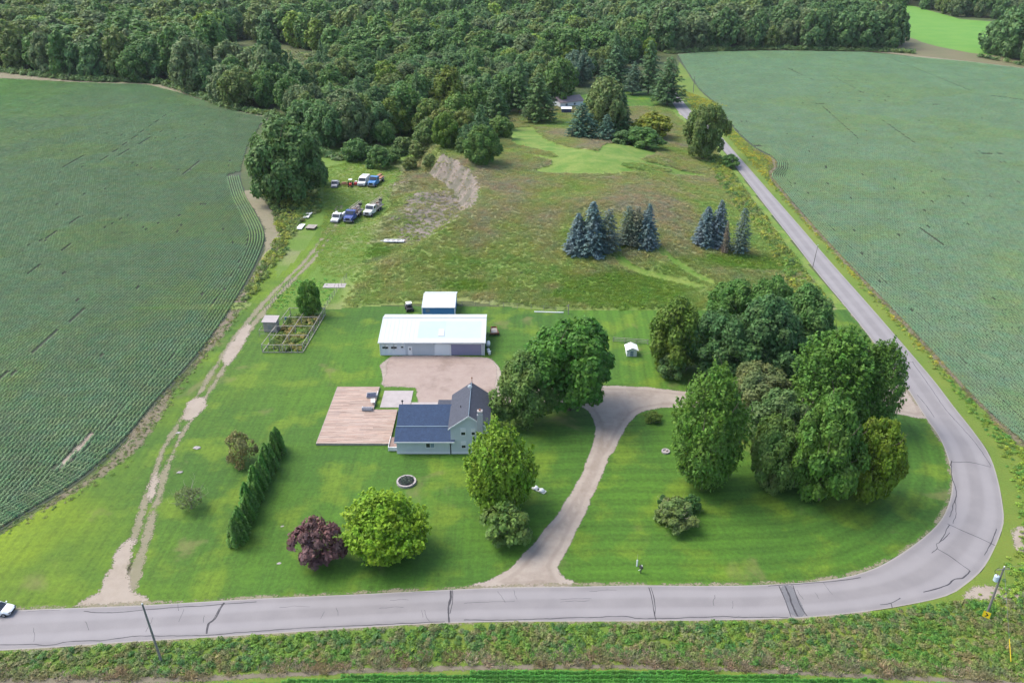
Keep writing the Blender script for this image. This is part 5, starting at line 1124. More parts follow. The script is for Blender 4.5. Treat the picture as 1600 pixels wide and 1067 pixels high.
# utility buggy behind the workshop
p = flat(638, 490); bg = empty('utility_buggy', (p[0], p[1] + 2, 0), .3, 'small black and white utility buggy parked behind the workshop', 'buggy')
MB().box(-.8, .8, -1.4, 1.4, .45, .95).build('body', M['dark'], bg, .08); MB().box(-.7, .7, -.6, .75, 1.95, 2.05).build('canopy', M['white'], bg, .05); MB().prism([(.9, .95), (1.45, .9), (1.3, 1.15), (.8, 1.3)], -.7, .7, 'x').build('hood', M['white'], bg, .03); MB().box(-.6, .6, -.3, .3, .95, 1.3).build('seat', M['dark'], bg, .05)
b = MB(); [b.bar((x, y, .95), (x * .9, y * .8, 1.97), .035) for x in (-.72, .72) for y in (-.6, .7)]; b.build('roll_cage', M['dark'], bg)
for x in (-.75, .75):
    for y in (-.95, .95): wheel(bg, x, y, .38, .3)
# wagon frame, tank and bins at the workshop's right end
p = flat(772, 524); wg = empty('garden_wagon', (p[0], p[1] + 1.2, 0), .08, 'rusty open wagon frame standing right of the workshop', 'wagon')
b = MB(); b.box(-1.0, 1.0, -1.7, -1.6, .5, .9); b.box(-.75, .75, 1.6, 1.7, .5, .9)
for s in (-1, 1): b.bar((s * 1.0, -1.65, .85), (s * .55, 1.65, .85), .06); b.bar((s * 1.0, -1.65, .5), (s * .55, 1.65, .5), .06)
for i in range(8): y = -1.5 + i * .42; b.box(-.95 + .04 * i, .95 - .04 * i, y, y + .14, .48, .53)
b.build('frame', M['rust'], wg); MB().box(-.7, .7, -1.3, 1.2, .54, .72).build('load', M['wood_grey'], wg, .03)
for x in (-1.1, 1.1):
    for y in (-1.2, 1.0): wheel(wg, x * (.95 if y < 0 else .75), y, .28, .14, 'rust')
b = MB(); b.lathe([(.1, -.9), (.42, -.75), (.45, 0), (.42, .75), (.1, .9)], (0, 0, 0), 14, 'y'); tk = b.build('fuel_tank', M['white'], smooth=True); p = flat(761, 532, .8); tk.location = (-5.35, 159.6, 1.0); tag(tk, 'white fuel tank against the right end wall of the workshop', 'tank')
b = MB(); b.box(-.12, .12, -.6, -.5, -.55, .05); b.box(-.12, .12, .5, .6, -.55, .05); b.build('leg', M['steel'], tk).location = (0, 0, -.4)
for i, (x, y) in enumerate(((-5.3, 157.4), (-5.0, 156.4))):
    b = MB().lathe([(.26, 0), (.30, .1), (.32, .75), (.26, .85), (.05, .92)], n=14); o = b.build('plastic_bin', M['white'], smooth=True, loc=(x, y, 0)); tag(o, ['white bin standing nearer the tank at the workshop corner', 'white bin standing at the very front corner of the workshop'][i], 'bin'); MB().lathe([(.33, .74), (.34, .80)], n=14).build('lid', M['white'], o)

# ------------------------------------------------------------------ garden frame, coop, fences
gd = empty('garden_enclosure', (-50.5, 158, 0), 0, 'weathered timber garden cage with open roof beams left of the workshop', 'garden frame')
def GD(o): o.location = (50.5, -158, 0); return o
GX = lambda y: (-55.6 + (y - 158) * .08, -46.6 + (y - 158) * .05)
ys_ = [157.2, 161.9, 166.6, 171.3, 176.4]; TH = 1.9
tree_posts = []
for j, y in enumerate(ys_):
    xl, xr = GX(y); xm_ = (xl + xr) / 2
    for x in (xl, xm_, xr): k = GD(MB().box(x - .07, x + .07, y - .07, y + .07, 0, TH).build('post', M['wood_grey'], gd))
    GD(MB().box(xl - .1, xr + .1, y - .05, y + .05, TH + .003, TH + .11).build('crossbeam', M['wood_grey'], gd))
for f in (0, .5, 1):
    a = GX(ys_[0]); c = GX(ys_[-1]); x0 = a[0] + (a[1] - a[0]) * f; x1 = c[0] + (c[1] - c[0]) * f
    GD(MB().bar((x0, ys_[0], TH + .16), (x1, ys_[-1], TH + .16), .065).build('long_beam', M['wood_grey'], gd))
for x in np.linspace(GX(ys_[0])[0] + 1.3, GX(ys_[0])[1] - 1.2, 6): GD(MB().box(x - .05, x + .05, 157.0, 157.1, 0, TH).build('paling', M['wood_grey'], gd))
for y in np.arange(158.5, 176, 1.25):
    x = GX(y)[1] + .05; GD(MB().box(x - .04, x + .04, y - .05, y + .05, 0, TH).build('paling', M['wood_grey'], gd))
b = MB(); b.box(-55.7, -46.6, 157.0, 157.06, .1, .3)
a, c = GX(157.2), GX(176.4); b.bar((a[1], 157.2, .25), (c[1], 176.4, .25), .09); b.bar((a[0], 157.2, .25), (c[0], 176.4, .25), .09); GD(b.build('bottom_rail', M['wood_grey'], gd))
scatter_poly('garden_plants', [(-55.2, 157.8), (-47.1, 157.8), (-46.3, 175.8), (-54, 175.8)], 1.5, weed, (.6, 1.4), pal([(.12, .14, .035), (.07, .12, .03), (.19, .15, .05), (.10, .15, .04)], 3, 31), 51, 'overgrown vegetables inside the garden cage', .2, zero)
scatter_poly('garden_greens', [(-60.5, 180), (-52, 179.5), (-46.2, 179), (-45.8, 190), (-48, 200), (-58, 198), (-60.5, 188)], 1.0, weed, (.4, .8), pal([(.07, .17, .025), (.09, .20, .03)], 3, 32), 52, 'lush low greens behind the garden cage', .2, zero, .5)
cp = flat(431, 519); co = empty('chicken_coop', (cp[0] - 1.2, cp[1] + 1.2, 0), -.05, 'tall narrow grey plank coop with a pale slanted roof by the garden cage', 'coop')
b = MB(); rr = random.Random(3)
for i in range(10): MB().box(-1.5 + i * .3, -1.5 + i * .3 + .285, -1.25, -1.21, 0, 2.6 + .0 * i).build('plank', M['wood_grey'], co)
MB().box(-1.49, 1.49, -1.2, 1.2, 0, 2.6).build('wall', M['wood_grey'], co); MB().prism([(-1.5, 2.62), (1.5, 3.0), (1.5, 3.1), (-1.5, 2.72)], -1.75, 1.75, 'x').build('roof', M['concrete'], co); MB().box(-.4, .4, -1.30, -1.26, .2, 1.9).build('door', M['steel'], co)
b = MB()
for x in (-3.0 + 1.3, 1.6): b.bar((x, -3.6, 0), (x, -3.6, 1.7), .05); b.bar((x, -1.3, 1.7), (x, -3.6, 1.7), .04)
b.bar((-1.7, -3.6, 1.7), (1.6, -3.6, 1.7), .04); b.bar((-1.7, -3.6, .8), (1.6, -3.6, .8), .03); o = b.build('run_frame', M['wood_grey'], co)
br = MB().lathe([(.27, 0), (.3, .1), (.3, .85), (.27, .9)], n=14).build('rain_barrel', paint('blue_barrel', (.05, .16, .26), .5), loc=(-54.6, 173.6, 0)); tag(br, 'blue barrel standing in the back left corner of the garden cage', 'barrel')
# wire fences
def fence(name, pts, hgt, mat, label, gap=3.0, rails=2, r=.05, railr=.012, railmat=None, cat='fence'):
    f = empty(name, (pts[0][0], pts[0][1], 0), 0, label, cat); P = [Vector((p[0], p[1], 0)) for p in pts]; post = None; o0 = Vector((pts[0][0], pts[0][1], 0)); prev = None; q = []
    for i in range(len(P) - 1):
        n = max(1, round((P[i + 1] - P[i]).length / gap)); q += [P[i].lerp(P[i + 1], k / n) for k in range(n)]
    q.append(P[-1]); me = nmesh('post', *(lambda b: (b.v, b.f))(MB().bar((0, 0, 0), (0, 0, hgt), r, n=6)), M[mat])
    for k, v in enumerate(q):
        z = float(height(v.x, v.y)); o = mobj('post', me, f); o.location = (v.x - o0.x, v.y - o0.y, z)
    b = MB()
    for k in range(len(q) - 1):
        for j in range(rails):
            zz = hgt * (j + 1) / rails - .06; a, c = q[k], q[k + 1]; b.bar((a.x - o0.x, a.y - o0.y, zz + float(height(a.x, a.y))), (c.x - o0.x, c.y - o0.y, zz + float(height(c.x, c.y))), railr)
    b.build('rail' if railr > .03 else 'wire', M[railmat or mat], f); return f
fence('wire_fence', [flat(*p) for p in [(722, 479), (765, 479), (830, 484), (888, 490)]], 1.4, 'wood_grey', 'thin post and wire fence along the meadow behind the workshop', 3.2, 3, .05, .014)
b = MB().box(-3.6, 3.6, -.12, .12, 0, .22); p = flat(860, 487); o = b.build('white_beam', M['white'], loc=(p[0] - .4, p[1] - .5, .0), rz=-.06); tag(o, 'long white beam lying in front of the wire fence', 'beam')
p = flat(888, 491); o = MB().box(-.1, .1, -.1, .1, 0, 2.6).box(-.55, .1, -.06, .06, 2.2, 2.32).build('gate_post', M['wood_grey'], loc=(p[0], p[1], 0)); tag(o, 'tall grey gate post at the right end of the wire fence', 'post')
fence('rail_fence', [flat(*p) for p in [(958, 534), (1012, 538)]], 1.2, 'wood_grey', 'grey three rail wooden fence behind the little white shed', 2.6, 3, .08, .06)
fence('wire_fence', [(-46.4, 177.2), (-46.0, 184), (-45.3, 192), (-44.5, 199)], 1.6, 'wood_grey', 'green tinged wire fence running back from the garden cage', 2.2, 4, .05, .018)
fence('wire_fence', [(-60.8, 179), (-60, 188), (-58.5, 197)], 1.4, 'wood_grey', 'row of leaning posts between the lane and the garden greens', 1.6, 2, .06, .015)
# concrete panels lying behind the garden
p = flat(523, 447); fr = MB().box(-2.9, -.05, -1.4, 1.4, 0, .15).box(.05, 2.9, -1.4, 1.4, 0, .13).build('concrete_pads', M['concrete'], loc=(p[0], p[1], float(height(p[0], p[1])) + .02), rz=.02); tag(fr, 'two grey pads lying at the meadow edge behind the garden greens', 'pad')
fr.name = 'concrete_pad'
# small white shed
p = flat(987, 557); dg = empty('small_shed', (p[0], p[1] + 1.2, 0), 0, 'tiny white gabled shed alone on the grass behind the driveway', 'shed')
MB().prism([(-1.1, 0), (1.1, 0), (1.1, 1.6), (0, 2.1), (-1.1, 1.6)], -1.2, 1.2, 'y').build('wall', M['wall_white'], dg)
for s in (-1, 1): MB().prism([(0, 2.14), (s * 1.4, 1.50), (s * 1.4, 1.59), (0, 2.23)], -1.45, 1.45, 'y').build('roof', M['white'], dg)
d = MB().box(-.35, .35, -1.24, -1.203, .1, 1.35).build('door', M['blue_glass'], dg)
# planter ring, well ring, white vents, rocks
pl = empty('stone_planter', (-18.1, 110.4, 0), 0, 'round raised planter ring of pale stone blocks in front of the house', 'planter')
me = nmesh('stone', *(lambda b: (b.v, b.f))(MB().box(-.2, .2, -.15, .15, 0, .42)), M['concrete'])
for i in range(24): a = i * 2 * math.pi / 24; o = mobj('stone', me, pl); o.location = (1.52 * math.cos(a), 1.52 * math.sin(a), random.uniform(-.03, .02)); o.rotation_euler = (0, 0, a + math.pi / 2 + random.uniform(-.05, .05))
MB().lathe([(1.4, 0), (1.4, .25)], n=24).build('soil', M['dark'], pl)
b = leaves_mesh('plants', *(lambda r: (np.c_[r.uniform(-1.1, 1.1, 260), r.uniform(-1.1, 1.1, 260) * .9, r.uniform(.25, .75, 260)], unit(np.c_[r.normal(size=(260, 2)) * .5, np.ones(260)]), .13, r))(np.random.default_rng(4)), M['leaf'], .7); o = mobj('plants', b, pl); o.color = (.05, .075, .05, 1)
p = flat(1040, 706); wr = empty('concrete_ring', (p[0], p[1], 0), 0, 'low pale concrete ring on the grass left of the grove', 'ring'); MB().lathe([(.75, 0), (.75, .3), (.5, .32), (.5, .1)], n=18).build('ring', M['concrete'], wr); MB().lathe([(.28, .1), (.25, .35), (.1, .4)], (.25, .2, 0), 8).build('stone', M['wood_grey'], wr)
p = flat(842, 766); tr = empty('white_tubs', (p[0], p[1], 0), -.62, 'pair of domed white lids on a white frame beside the driveway', 'tubs')
tr.name = 'well_cover'
b = MB(); b.box(-1.25, 1.25, -.42, -.34, .05, .2); b.box(-1.25, 1.25, .34, .42, .05, .2); b.box(-1.25, -1.17, -.339, .339, .05, .2); b.box(1.17, 1.25, -.339, .339, .05, .2); b.build('frame', M['white'], tr)
for x in (-.68, .55): MB().lathe([(.50, .1), (.48, .3), (.38, .48), (.2, .58), (.03, .6)], (x, 0, 0), 16).build('lid', M['white'], tr, smooth=True)
for i, (px, py, s, lab) in enumerate([(308, 700, .75, 'flat pale rock beside the lane, highest of the rocks'), (281, 738, .55, 'long low rock in the grass below the thin lane'), (436, 880, .35, 'small pale stone on the lawn left of the purple tree'), (279, 676, .5, 'broken pale rock right on the sandy lane'), (441, 822, .28, 'small stone between the cedar row and the purple tree')]):
    rg = np.random.default_rng(70 + i); b = MB().lathe([(.75, 0), (1, .12), (.8, .3), (.35, .42)], n=9); V = np.array(b.v) * np.array([s, s * .6, s * .8]) * (1 + rg.normal(size=(len(b.v), 1)) * .12); me = nmesh('rock', V, b.f, M['concrete']); o = mobj('rock', me); p = flat(px, py); o.location = (p[0], p[1], -.02); o.rotation_euler = (0, 0, rg.uniform(-.4, .6)); tag(o, lab, 'rock')

# ------------------------------------------------------------------ poles, wires, sign, mailbox
def pole(base, top, label, r=.16, arm=False, transf=False, name='utility_pole'):
    b0 = Vector(base); p = empty(name, b0, 0, label, 'utility pole'); t_ = Vector(top) - b0; MB().bar((0, 0, 0), t_, r, r * .7, n=10).build('shaft', M['wood_pole'], p)
    if arm: MB().bar(t_ + Vector((-.9, -.1, -.35)), t_ + Vector((.9, .1, -.35)), .06).build('crossarm', M['wood_pole'], p)
    b = MB(); b.lathe([(.05, 0), (.09, .06), (.09, .16), (.04, .22)], tuple(t_), 8)
    b.build('insulator', M['white'], p)
    if transf:
        tb_ = MB().lathe([(.1, 0), (.33, .05), (.33, .85), (.28, .95), (.1, 1.0)], (t_.x - .5, t_.y, t_.z - 2.4), 14).build('transformer', M['grey_tr'], p, smooth=False); MB().lathe([(.05, 0), (.05, .3)], (t_.x - .5, t_.y, t_.z - 1.4), 6).build('bushing', M['rust'], tb_)
        b = MB(); pr = None
        for i in range(9): a = -.6 + i * .45; q = Vector((t_.x - .55 - .5 * math.sin(i / 8 * math.pi), t_.y, t_.z - 1.3 + 1.3 * i / 8)); (b.bar(pr, q, .03) if pr else None); pr = q
        b.build('cable', M['dark'], p)
    return p
M['grey_tr'] = paint('pale_transformer', (.52, .62, .68), .4)
P1 = Vector((-45.5, 72.8, 0)); top1 = Vector((*flat(224, 941, 10.2), 10.2)); top1.y = P1.y + .0 if abs(top1.y - P1.y) < 1 else top1.y
pole(P1, top1, 'wooden utility pole leaning across the road near the lane mouth')
P2 = Vector((*flat(1541, 961), 0)); top2 = Vector((*flat(1569, 886, 9.3), 9.3)); pole(P2, top2, 'wooden utility pole with a pale transformer at the road curve', .17, True, True)
P3 = Vector((*flat(1270, 417), 0)); pole(P3, (P3.x + .3, P3.y, 6.3), 'thin distant utility pole beside the straight road', .11)
P4 = Vector((*flat(1083, 145), 0)); pole(P4, (P4.x, P4.y, 9.0), 'pale distant pole at the top end of the straight road', .2)
gw = empty('guy_wire', (P2.x, P2.y, 0), 0, 'slanting guy wire with a yellow guard right of the transformer pole', 'wire'); A0 = top2 - P2; e = Vector((*flat(1580, 1038), 0)) - P2; MB().bar(A0, e, .018).build('cable', M['steel'], gw); MB().bar(e + (A0 - e) * .03, e + (A0 - e) * .26, .05, n=6).build('guard', M['yellow'], gw)
b = MB()
pts = [top2, Vector((*flat(1700, 840, 9.3), 9.3))]
sg = empty('curve_sign', (*flat(1537, 972), 0), -.62, 'yellow rectangular road sign with a black centre arrow facing the curve', 'road sign')
M['black'] = paint('black_print', (.015, .015, .015), .6)
MB().bar((0, .04, 0), (0, .04, 1.9), .04, n=6).build('post', M['steel'], sg)
pn = MB().box(-.45, .45, -.02, .02, .95, 1.95).build('panel', M['yellow'], sg)
b = MB(); y = -.024
for (a, c) in (((-.28, 1.20), (.12, 1.20)), ((-.28, 1.70), (.12, 1.70))): pass
b.prism([(-.22, 1.12), (-.04, 1.12), (.26, 1.45), (-.04, 1.78), (-.22, 1.78), (.06, 1.45)], -.030, -.021, 'y'); b.build('arrow', M['black'], pn)
p = flat(995, 884); wp = MB().lathe([(.11, 0), (.12, .1), (.12, 1.15), (.06, 1.25)], n=10).build('marker_post', M['white'], loc=(p[0], p[1], 0)); tag(wp, 'short white marker post on the lawn near the road', 'post'); MB().bar((0, 0, 1.2), (0, 0, 2.3), .02).build('rod', M['wood_grey'], wp)
p = flat(1001, 895); mbx = empty('mailbox', (p[0], p[1], 0), .5, 'dark mailbox on a post near the road right of the driveway mouth', 'mailbox'); MB().box(-.06, .06, -.06, .06, 0, 1.0).build('post', M['dark'], mbx); MB().prism([(-.16, 1.0), (.16, 1.0), (.16, 1.22), (.09, 1.34), (-.09, 1.34), (-.16, 1.22)], -.3, .3, 'y').build('box', M['dark'], mbx); MB().box(.17, .19, -.05, .15, 1.2, 1.45).build('flag', M['white'], mbx); MB().box(-.35, .35, .1, .16, .55, .63).build('bracket', M['white'], mbx)
p = flat(1485, 727); o = MB().bar((0, 0, 0), (0, 0, 1.0), .06, n=6).build('marker_post', M['dark'], loc=(p[0], p[1], 0)); tag(o, 'short dark post on the inner edge of the curve', 'post')

# ------------------------------------------------------------------ vehicles
def truck(loc, rz, color, label, kind='pickup', s=1.0, name='parked_truck', load=None):
    t = empty(name, loc, rz, label, 'truck' if kind != 'van' else 'van'); t.scale = (s, s, s); pm = paint('paint_' + name + str(len(bpy.data.materials)), color, .4, amp=.08, spec=.5)   # nose towards -y
    big = kind in ('flat', 'rig'); w_ = 1.2 if big else 1.0; z0 = .75 if big else .45; zh = 1.75 if big else 1.05; zt = 2.7 if big else 1.85
    L = 8.0 if big else 5.4; yn = -L / 2; yc = yn + (1.7 if big else 1.3); yr = yc + (1.9 if big else 1.9)
    if kind == 'van':
        MB().prism([(yn, z0), (L / 2, z0), (L / 2, 2.0), (yc + 1.0, 2.1), (yc + .3, 1.95), (yc - .15, 1.2), (yn, 1.05)], -1.0, 1.0, 'x').build('body', pm, t, .08); MB().prism([(yc - .12, 1.27), (yc + .3, 1.93), (yc + .26, 1.97), (yc - .18, 1.31)], -.85, .85, 'x').build('windshield', M['dark_glass'], t); MB().box(-.7, .7, yc + 2.0, yc + 2.9, 2.08, 2.15).build('roof_hatch', M['grey_mid'], t)
    else:
        MB().prism([(yn, z0), (yc + .1, z0), (yc + .1, zh), (yn + .1, zh - .12), (yn, zh - .3)], -w_ * .92, w_ * .92, 'x').build('hood', pm, t, .06)
        MB().prism([(yc, z0 - .05), (yr, z0 - .05), (yr, zt - .08), (yr - .15, zt), (yc + .55, zt), (yc, zh + .05)], -w_, w_, 'x').build('cab', pm, t, .06)
        MB().prism([(yc - .02, zh + .12), (yc + .50, zt - .06), (yc + .46, zt - .02), (yc - .06, zh + .16)], -w_ * .85, w_ * .85, 'x').build('windshield', M['dark_glass'], t)
        for sx in (-1, 1): MB().box(sx * w_ - .015, sx * w_ + .015, yc + .5, yr - .3, zh + .1, zt - .2).build('side_window', M['dark_glass'], t)
        if kind == 'pickup':
            b = MB(); b.box(-w_, w_, yr, L / 2, z0, z0 + .25); [b.box(x, x + .1, yr, L / 2, z0 + .25, zh) for x in (-w_, w_ - .1)]; b.box(-w_ + .1, w_ - .1, L / 2 - .1, L / 2, z0 + .25, zh); b.build('bed', pm, t)
        else: MB().box(-.45, .45, yr, L / 2 + (1.0 if kind == 'rig' else 0), z0 - .05, z0 + .2).build('chassis', M['dark'], t); MB().box(-w_, w_, yr + .2, L / 2 + (1.0 if kind == 'rig' else 0), z0 + .2, z0 + .38).build('flatbed', M['wood_grey'], t)
    MB().box(-w_, w_, yn - .16, yn - .01, z0 - .12, z0 + .12).build('bumper', M['steel'], t, .02); MB().box(-.55, .55, yn - .05, yn - .005, z0 + .14, zh - .34).build('grille', M['dark'], t)
    for sx in (-1, 1): MB().box(sx * .72 - .13, sx * .72 + .13, yn - .06, yn - .004, zh - .55, zh - .33).build('headlight', M['white'], t)
    for sx in (-1, 1): MB().box(sx * (w_ + .12) - .07, sx * (w_ + .12) + .07, yc + .3, yc + .36, zh + .15, zh + .45).build('mirror', M['dark'], t)
    r = .5 if big else .38
    for y in ([yn + .9, L / 2 - 1.2] + ([L / 2 - 2.4] if kind == 'rig' else [])):
        for sx in (-1, 1): wheel(t, sx * (w_ - .12), y, r, .3, 'steel')
    if load == 'logs':
        for i in range(2): MB().box(-1.05 + i * 1.1, -.1 + i * 1.1, yr + .2 + i * 1.2, L / 2 + 1.4 - i * 1.4, z0 + .39, z0 + .9 - i * .2).build('crate', M['rust_wood'], t, .03)
    if load == 'rig':
        rg = np.random.default_rng(int(abs(loc[0]) * 10)); b = MB()
        for sx in (-.35, .35):
            for zz in (0, .55): b.bar((sx, -1.3, z0 + 1.9 + zz), (sx, L / 2 + 2.2, z0 + 1.5 + zz), .05)
        for k in range(9): y = -1.2 + k * .85; z = z0 + 1.9 - k * .045; b.bar((-.35, y, z), (.35, y + .6, z + .5), .035); b.bar((.35, y, z), (-.35, y, z + .52), .035)
        b.build('drill_mast', M['mast'], t)
        for k in range(9): x, y = rg.uniform(-.85, .85), rg.uniform(.6, L / 2 + .6); MB().box(x - .35, x + .35, y - .45, y + .45, z0 + .39, z0 + rg.uniform(.9, 1.7)).build('machine_box', M[['mast', 'concrete', 'rust', 'mast', 'wood_grey'][k % 5]], t, .04)
        for k in range(5): x = rg.uniform(-1.0, 1.0); MB().bar((x, .2, z0 + 1.0 + .1 * k), (x + rg.normal() * .2, L / 2 + .8, z0 + .9 + .1 * k), .06, n=6).build('drill_pipe', M['wood_grey'], t)
        MB().lathe([(.32, -.4), (.32, .4)], (.6, L / 2 + .2, z0 + 1.8), 12, 'x').build('cable_drum', M['dark'], t)
    if load == 'tools':
        for sx in (-1, 1): MB().box(sx * 1.0 - .25, sx * 1.0 + .25, yr + .1, L / 2 - .1, zh - .3, zh + .35).build('tool_box', M['white'], t, .03)
    return t
M['rust_wood'] = paint('orange_brown_timber', (.33, .17, .10), .8, amp=.25); M['mast'] = paint('faded_tan_steel', (.55, .46, .39), .7, amp=.3, scale=2.5)
def G(px, py): v = at(px, py); return (v.x, v.y, v.z)
truck(G(524, 291), .05, (.42, .41, .44), 'silver pickup leftmost in the back row of parked vehicles', s=1.15, load=None)
truck(G(569, 288), -.12, (.80, .80, .78), 'white van in the back row beside the bright blue truck', 'van', 1.4, 'parked_van')
truck(G(588, 288), -.22, (.05, .20, .46), 'bright blue truck with orange brown crates in the back row', 'flat', 1.25, load='logs')
truck(G(528, 344), -.14, (.80, .80, .76), 'white service pickup leftmost in the front row of trucks', 'pickup', 1.3, load='tools')
truck(G(552, 342), -.16, (.035, .07, .26), 'dark blue drilling truck heaped with gear in the front row', 'rig', 1.28, load='rig')
truck(G(583, 333), -.26, (.74, .73, .70), 'white drilling truck with a mast at the right of the front row', 'rig', 1.2, load='rig')
g = G(538, 290); rk = empty('rusty_implement', g, .2, 'orange rusty farm implement between silver pickup and red tractor', 'implement')
b = MB(); b.box(-1.4, 1.4, -.1, .1, .5, .65); [b.bar((-1.3 + i * .4, 0, .6), (-1.3 + i * .4, -.5, .1), .04) for i in range(7)]; [b.bar((-1.3 + i * .52, 1.6, .5), (-1.3 + i * .52, 0, .6), .05) for i in range(6)]; b.box(-1.4, 1.4, 1.5, 1.65, .4, .55); b.box(-.8, .8, .3, 1.2, .6, 1.0); b.build('frame', M['rust_wood'], rk); wheel(rk, -1.55, .8, .4, .18, 'rust'); wheel(rk, 1.55, .8, .4, .18, 'rust')
g = G(548, 291); tc = empty('farm_tractor', g, .1, 'small red tractor with a white canopy in the back row', 'tractor'); red = paint('red_paint', (.42, .03, .03), .5)
MB().box(-.45, .45, -1.9, .1, .6, 1.25).build('hood', red, tc, .06); MB().box(-.55, .55, .1, 1.0, .6, .95).build('seat_deck', M['dark'], tc, .04); MB().box(-.7, .7, -.1, 1.3, 2.25, 2.35).build('canopy', M['white'], tc, .04); MB().box(-.3, .3, .55, .95, .95, 1.45).build('seat', M['dark'], tc, .04)
b = MB(); [b.bar((x, y, .9), (x, y, 2.26), .035) for x in (-.6, .6) for y in (0, 1.2)]; b.build('canopy_post', M['dark'], tc)
for x in (-.8, .8): wheel(tc, x, .7, .72, .4, 'white'); wheel(tc, x * .85, -1.5, .42, .25, 'white')
g = G(556, 289); o = MB().box(-.5, .5, -.8, .8, .3, .9).box(-.35, .35, -1.3, -.8, .3, .6).build('small_trailer', red, loc=g, bevel=.04); tag(o, 'small red and white cart right of the red tractor', 'cart'); wheel(o, -.6, .1, .3, .15, 'white'); wheel(o, .6, .1, .3, .15, 'white'); MB().box(-.3, .5, .1, .7, .9, 1.3).build('lid', M['white'], o)
# flatbed trailer, hay-wagon and white panels at the lane
g = G(616, 379); ft = empty('flatbed_trailer', g, -.02, 'long white flatbed trailer alone right of the parked trucks', 'trailer'); b = MB(); b.box(-3.0, 3.0, -.95, -.75, .45, .7); b.box(-3.0, 3.0, .75, .95, .45, .7); b.box(-3.0, -2.85, -.75, .75, .45, .7); b.box(2.85, 3.0, -.75, .75, .45, .7); b.bar((-3, -.5, .5), (-4.2, 0, .5), .05); b.bar((-3, .5, .5), (-4.2, 0, .5), .05); b.build('frame', M['white'], ft)
for i in range(11): MB().box(-2.83 + i * .52, -2.83 + i * .52 + .48, -.74, .74, .5, .56).build('plank', M['concrete'] if i % 3 else M['white'], ft)
for y in (-.95, .95): wheel(ft, .4, y, .33, .2); wheel(ft, 1.2, y, .33, .2)
g = G(487, 357); hw = empty('wooden_wagon', g, -.15, 'low weathered wooden wagon beside the white panels at the lane', 'wagon')
for i in range(9): MB().box(-1.5, 1.5, -1.7 + i * .38, -1.7 + i * .38 + .34, .62, .7).build('plank', M['wood_grey'], hw)
MB().box(-1.3, 1.3, -1.6, 1.6, .45, .6).build('frame', M['rust'], hw); [wheel(hw, x, y, .33, .18, 'rust') for x in (-1.2, 1.2) for y in (-1.1, 1.1)]
for (px, py, lab, L_) in ((481, 338, 'upper white panel lying along the weeds beside the lane', 2.7), (470, 356, 'lower white panel lying along the weeds beside the lane', 2.3)):
    g = G(px, py); o = MB().box(-.9, .9, -L_, L_, .35, .47).build('white_panel', M['white'], loc=g, rz=-.03); tag(o, lab, 'panel'); MB().box(-.6, .6, -L_ + .3, L_ - .3, 0, .35).build('sleeper', M['wood_grey'], o)
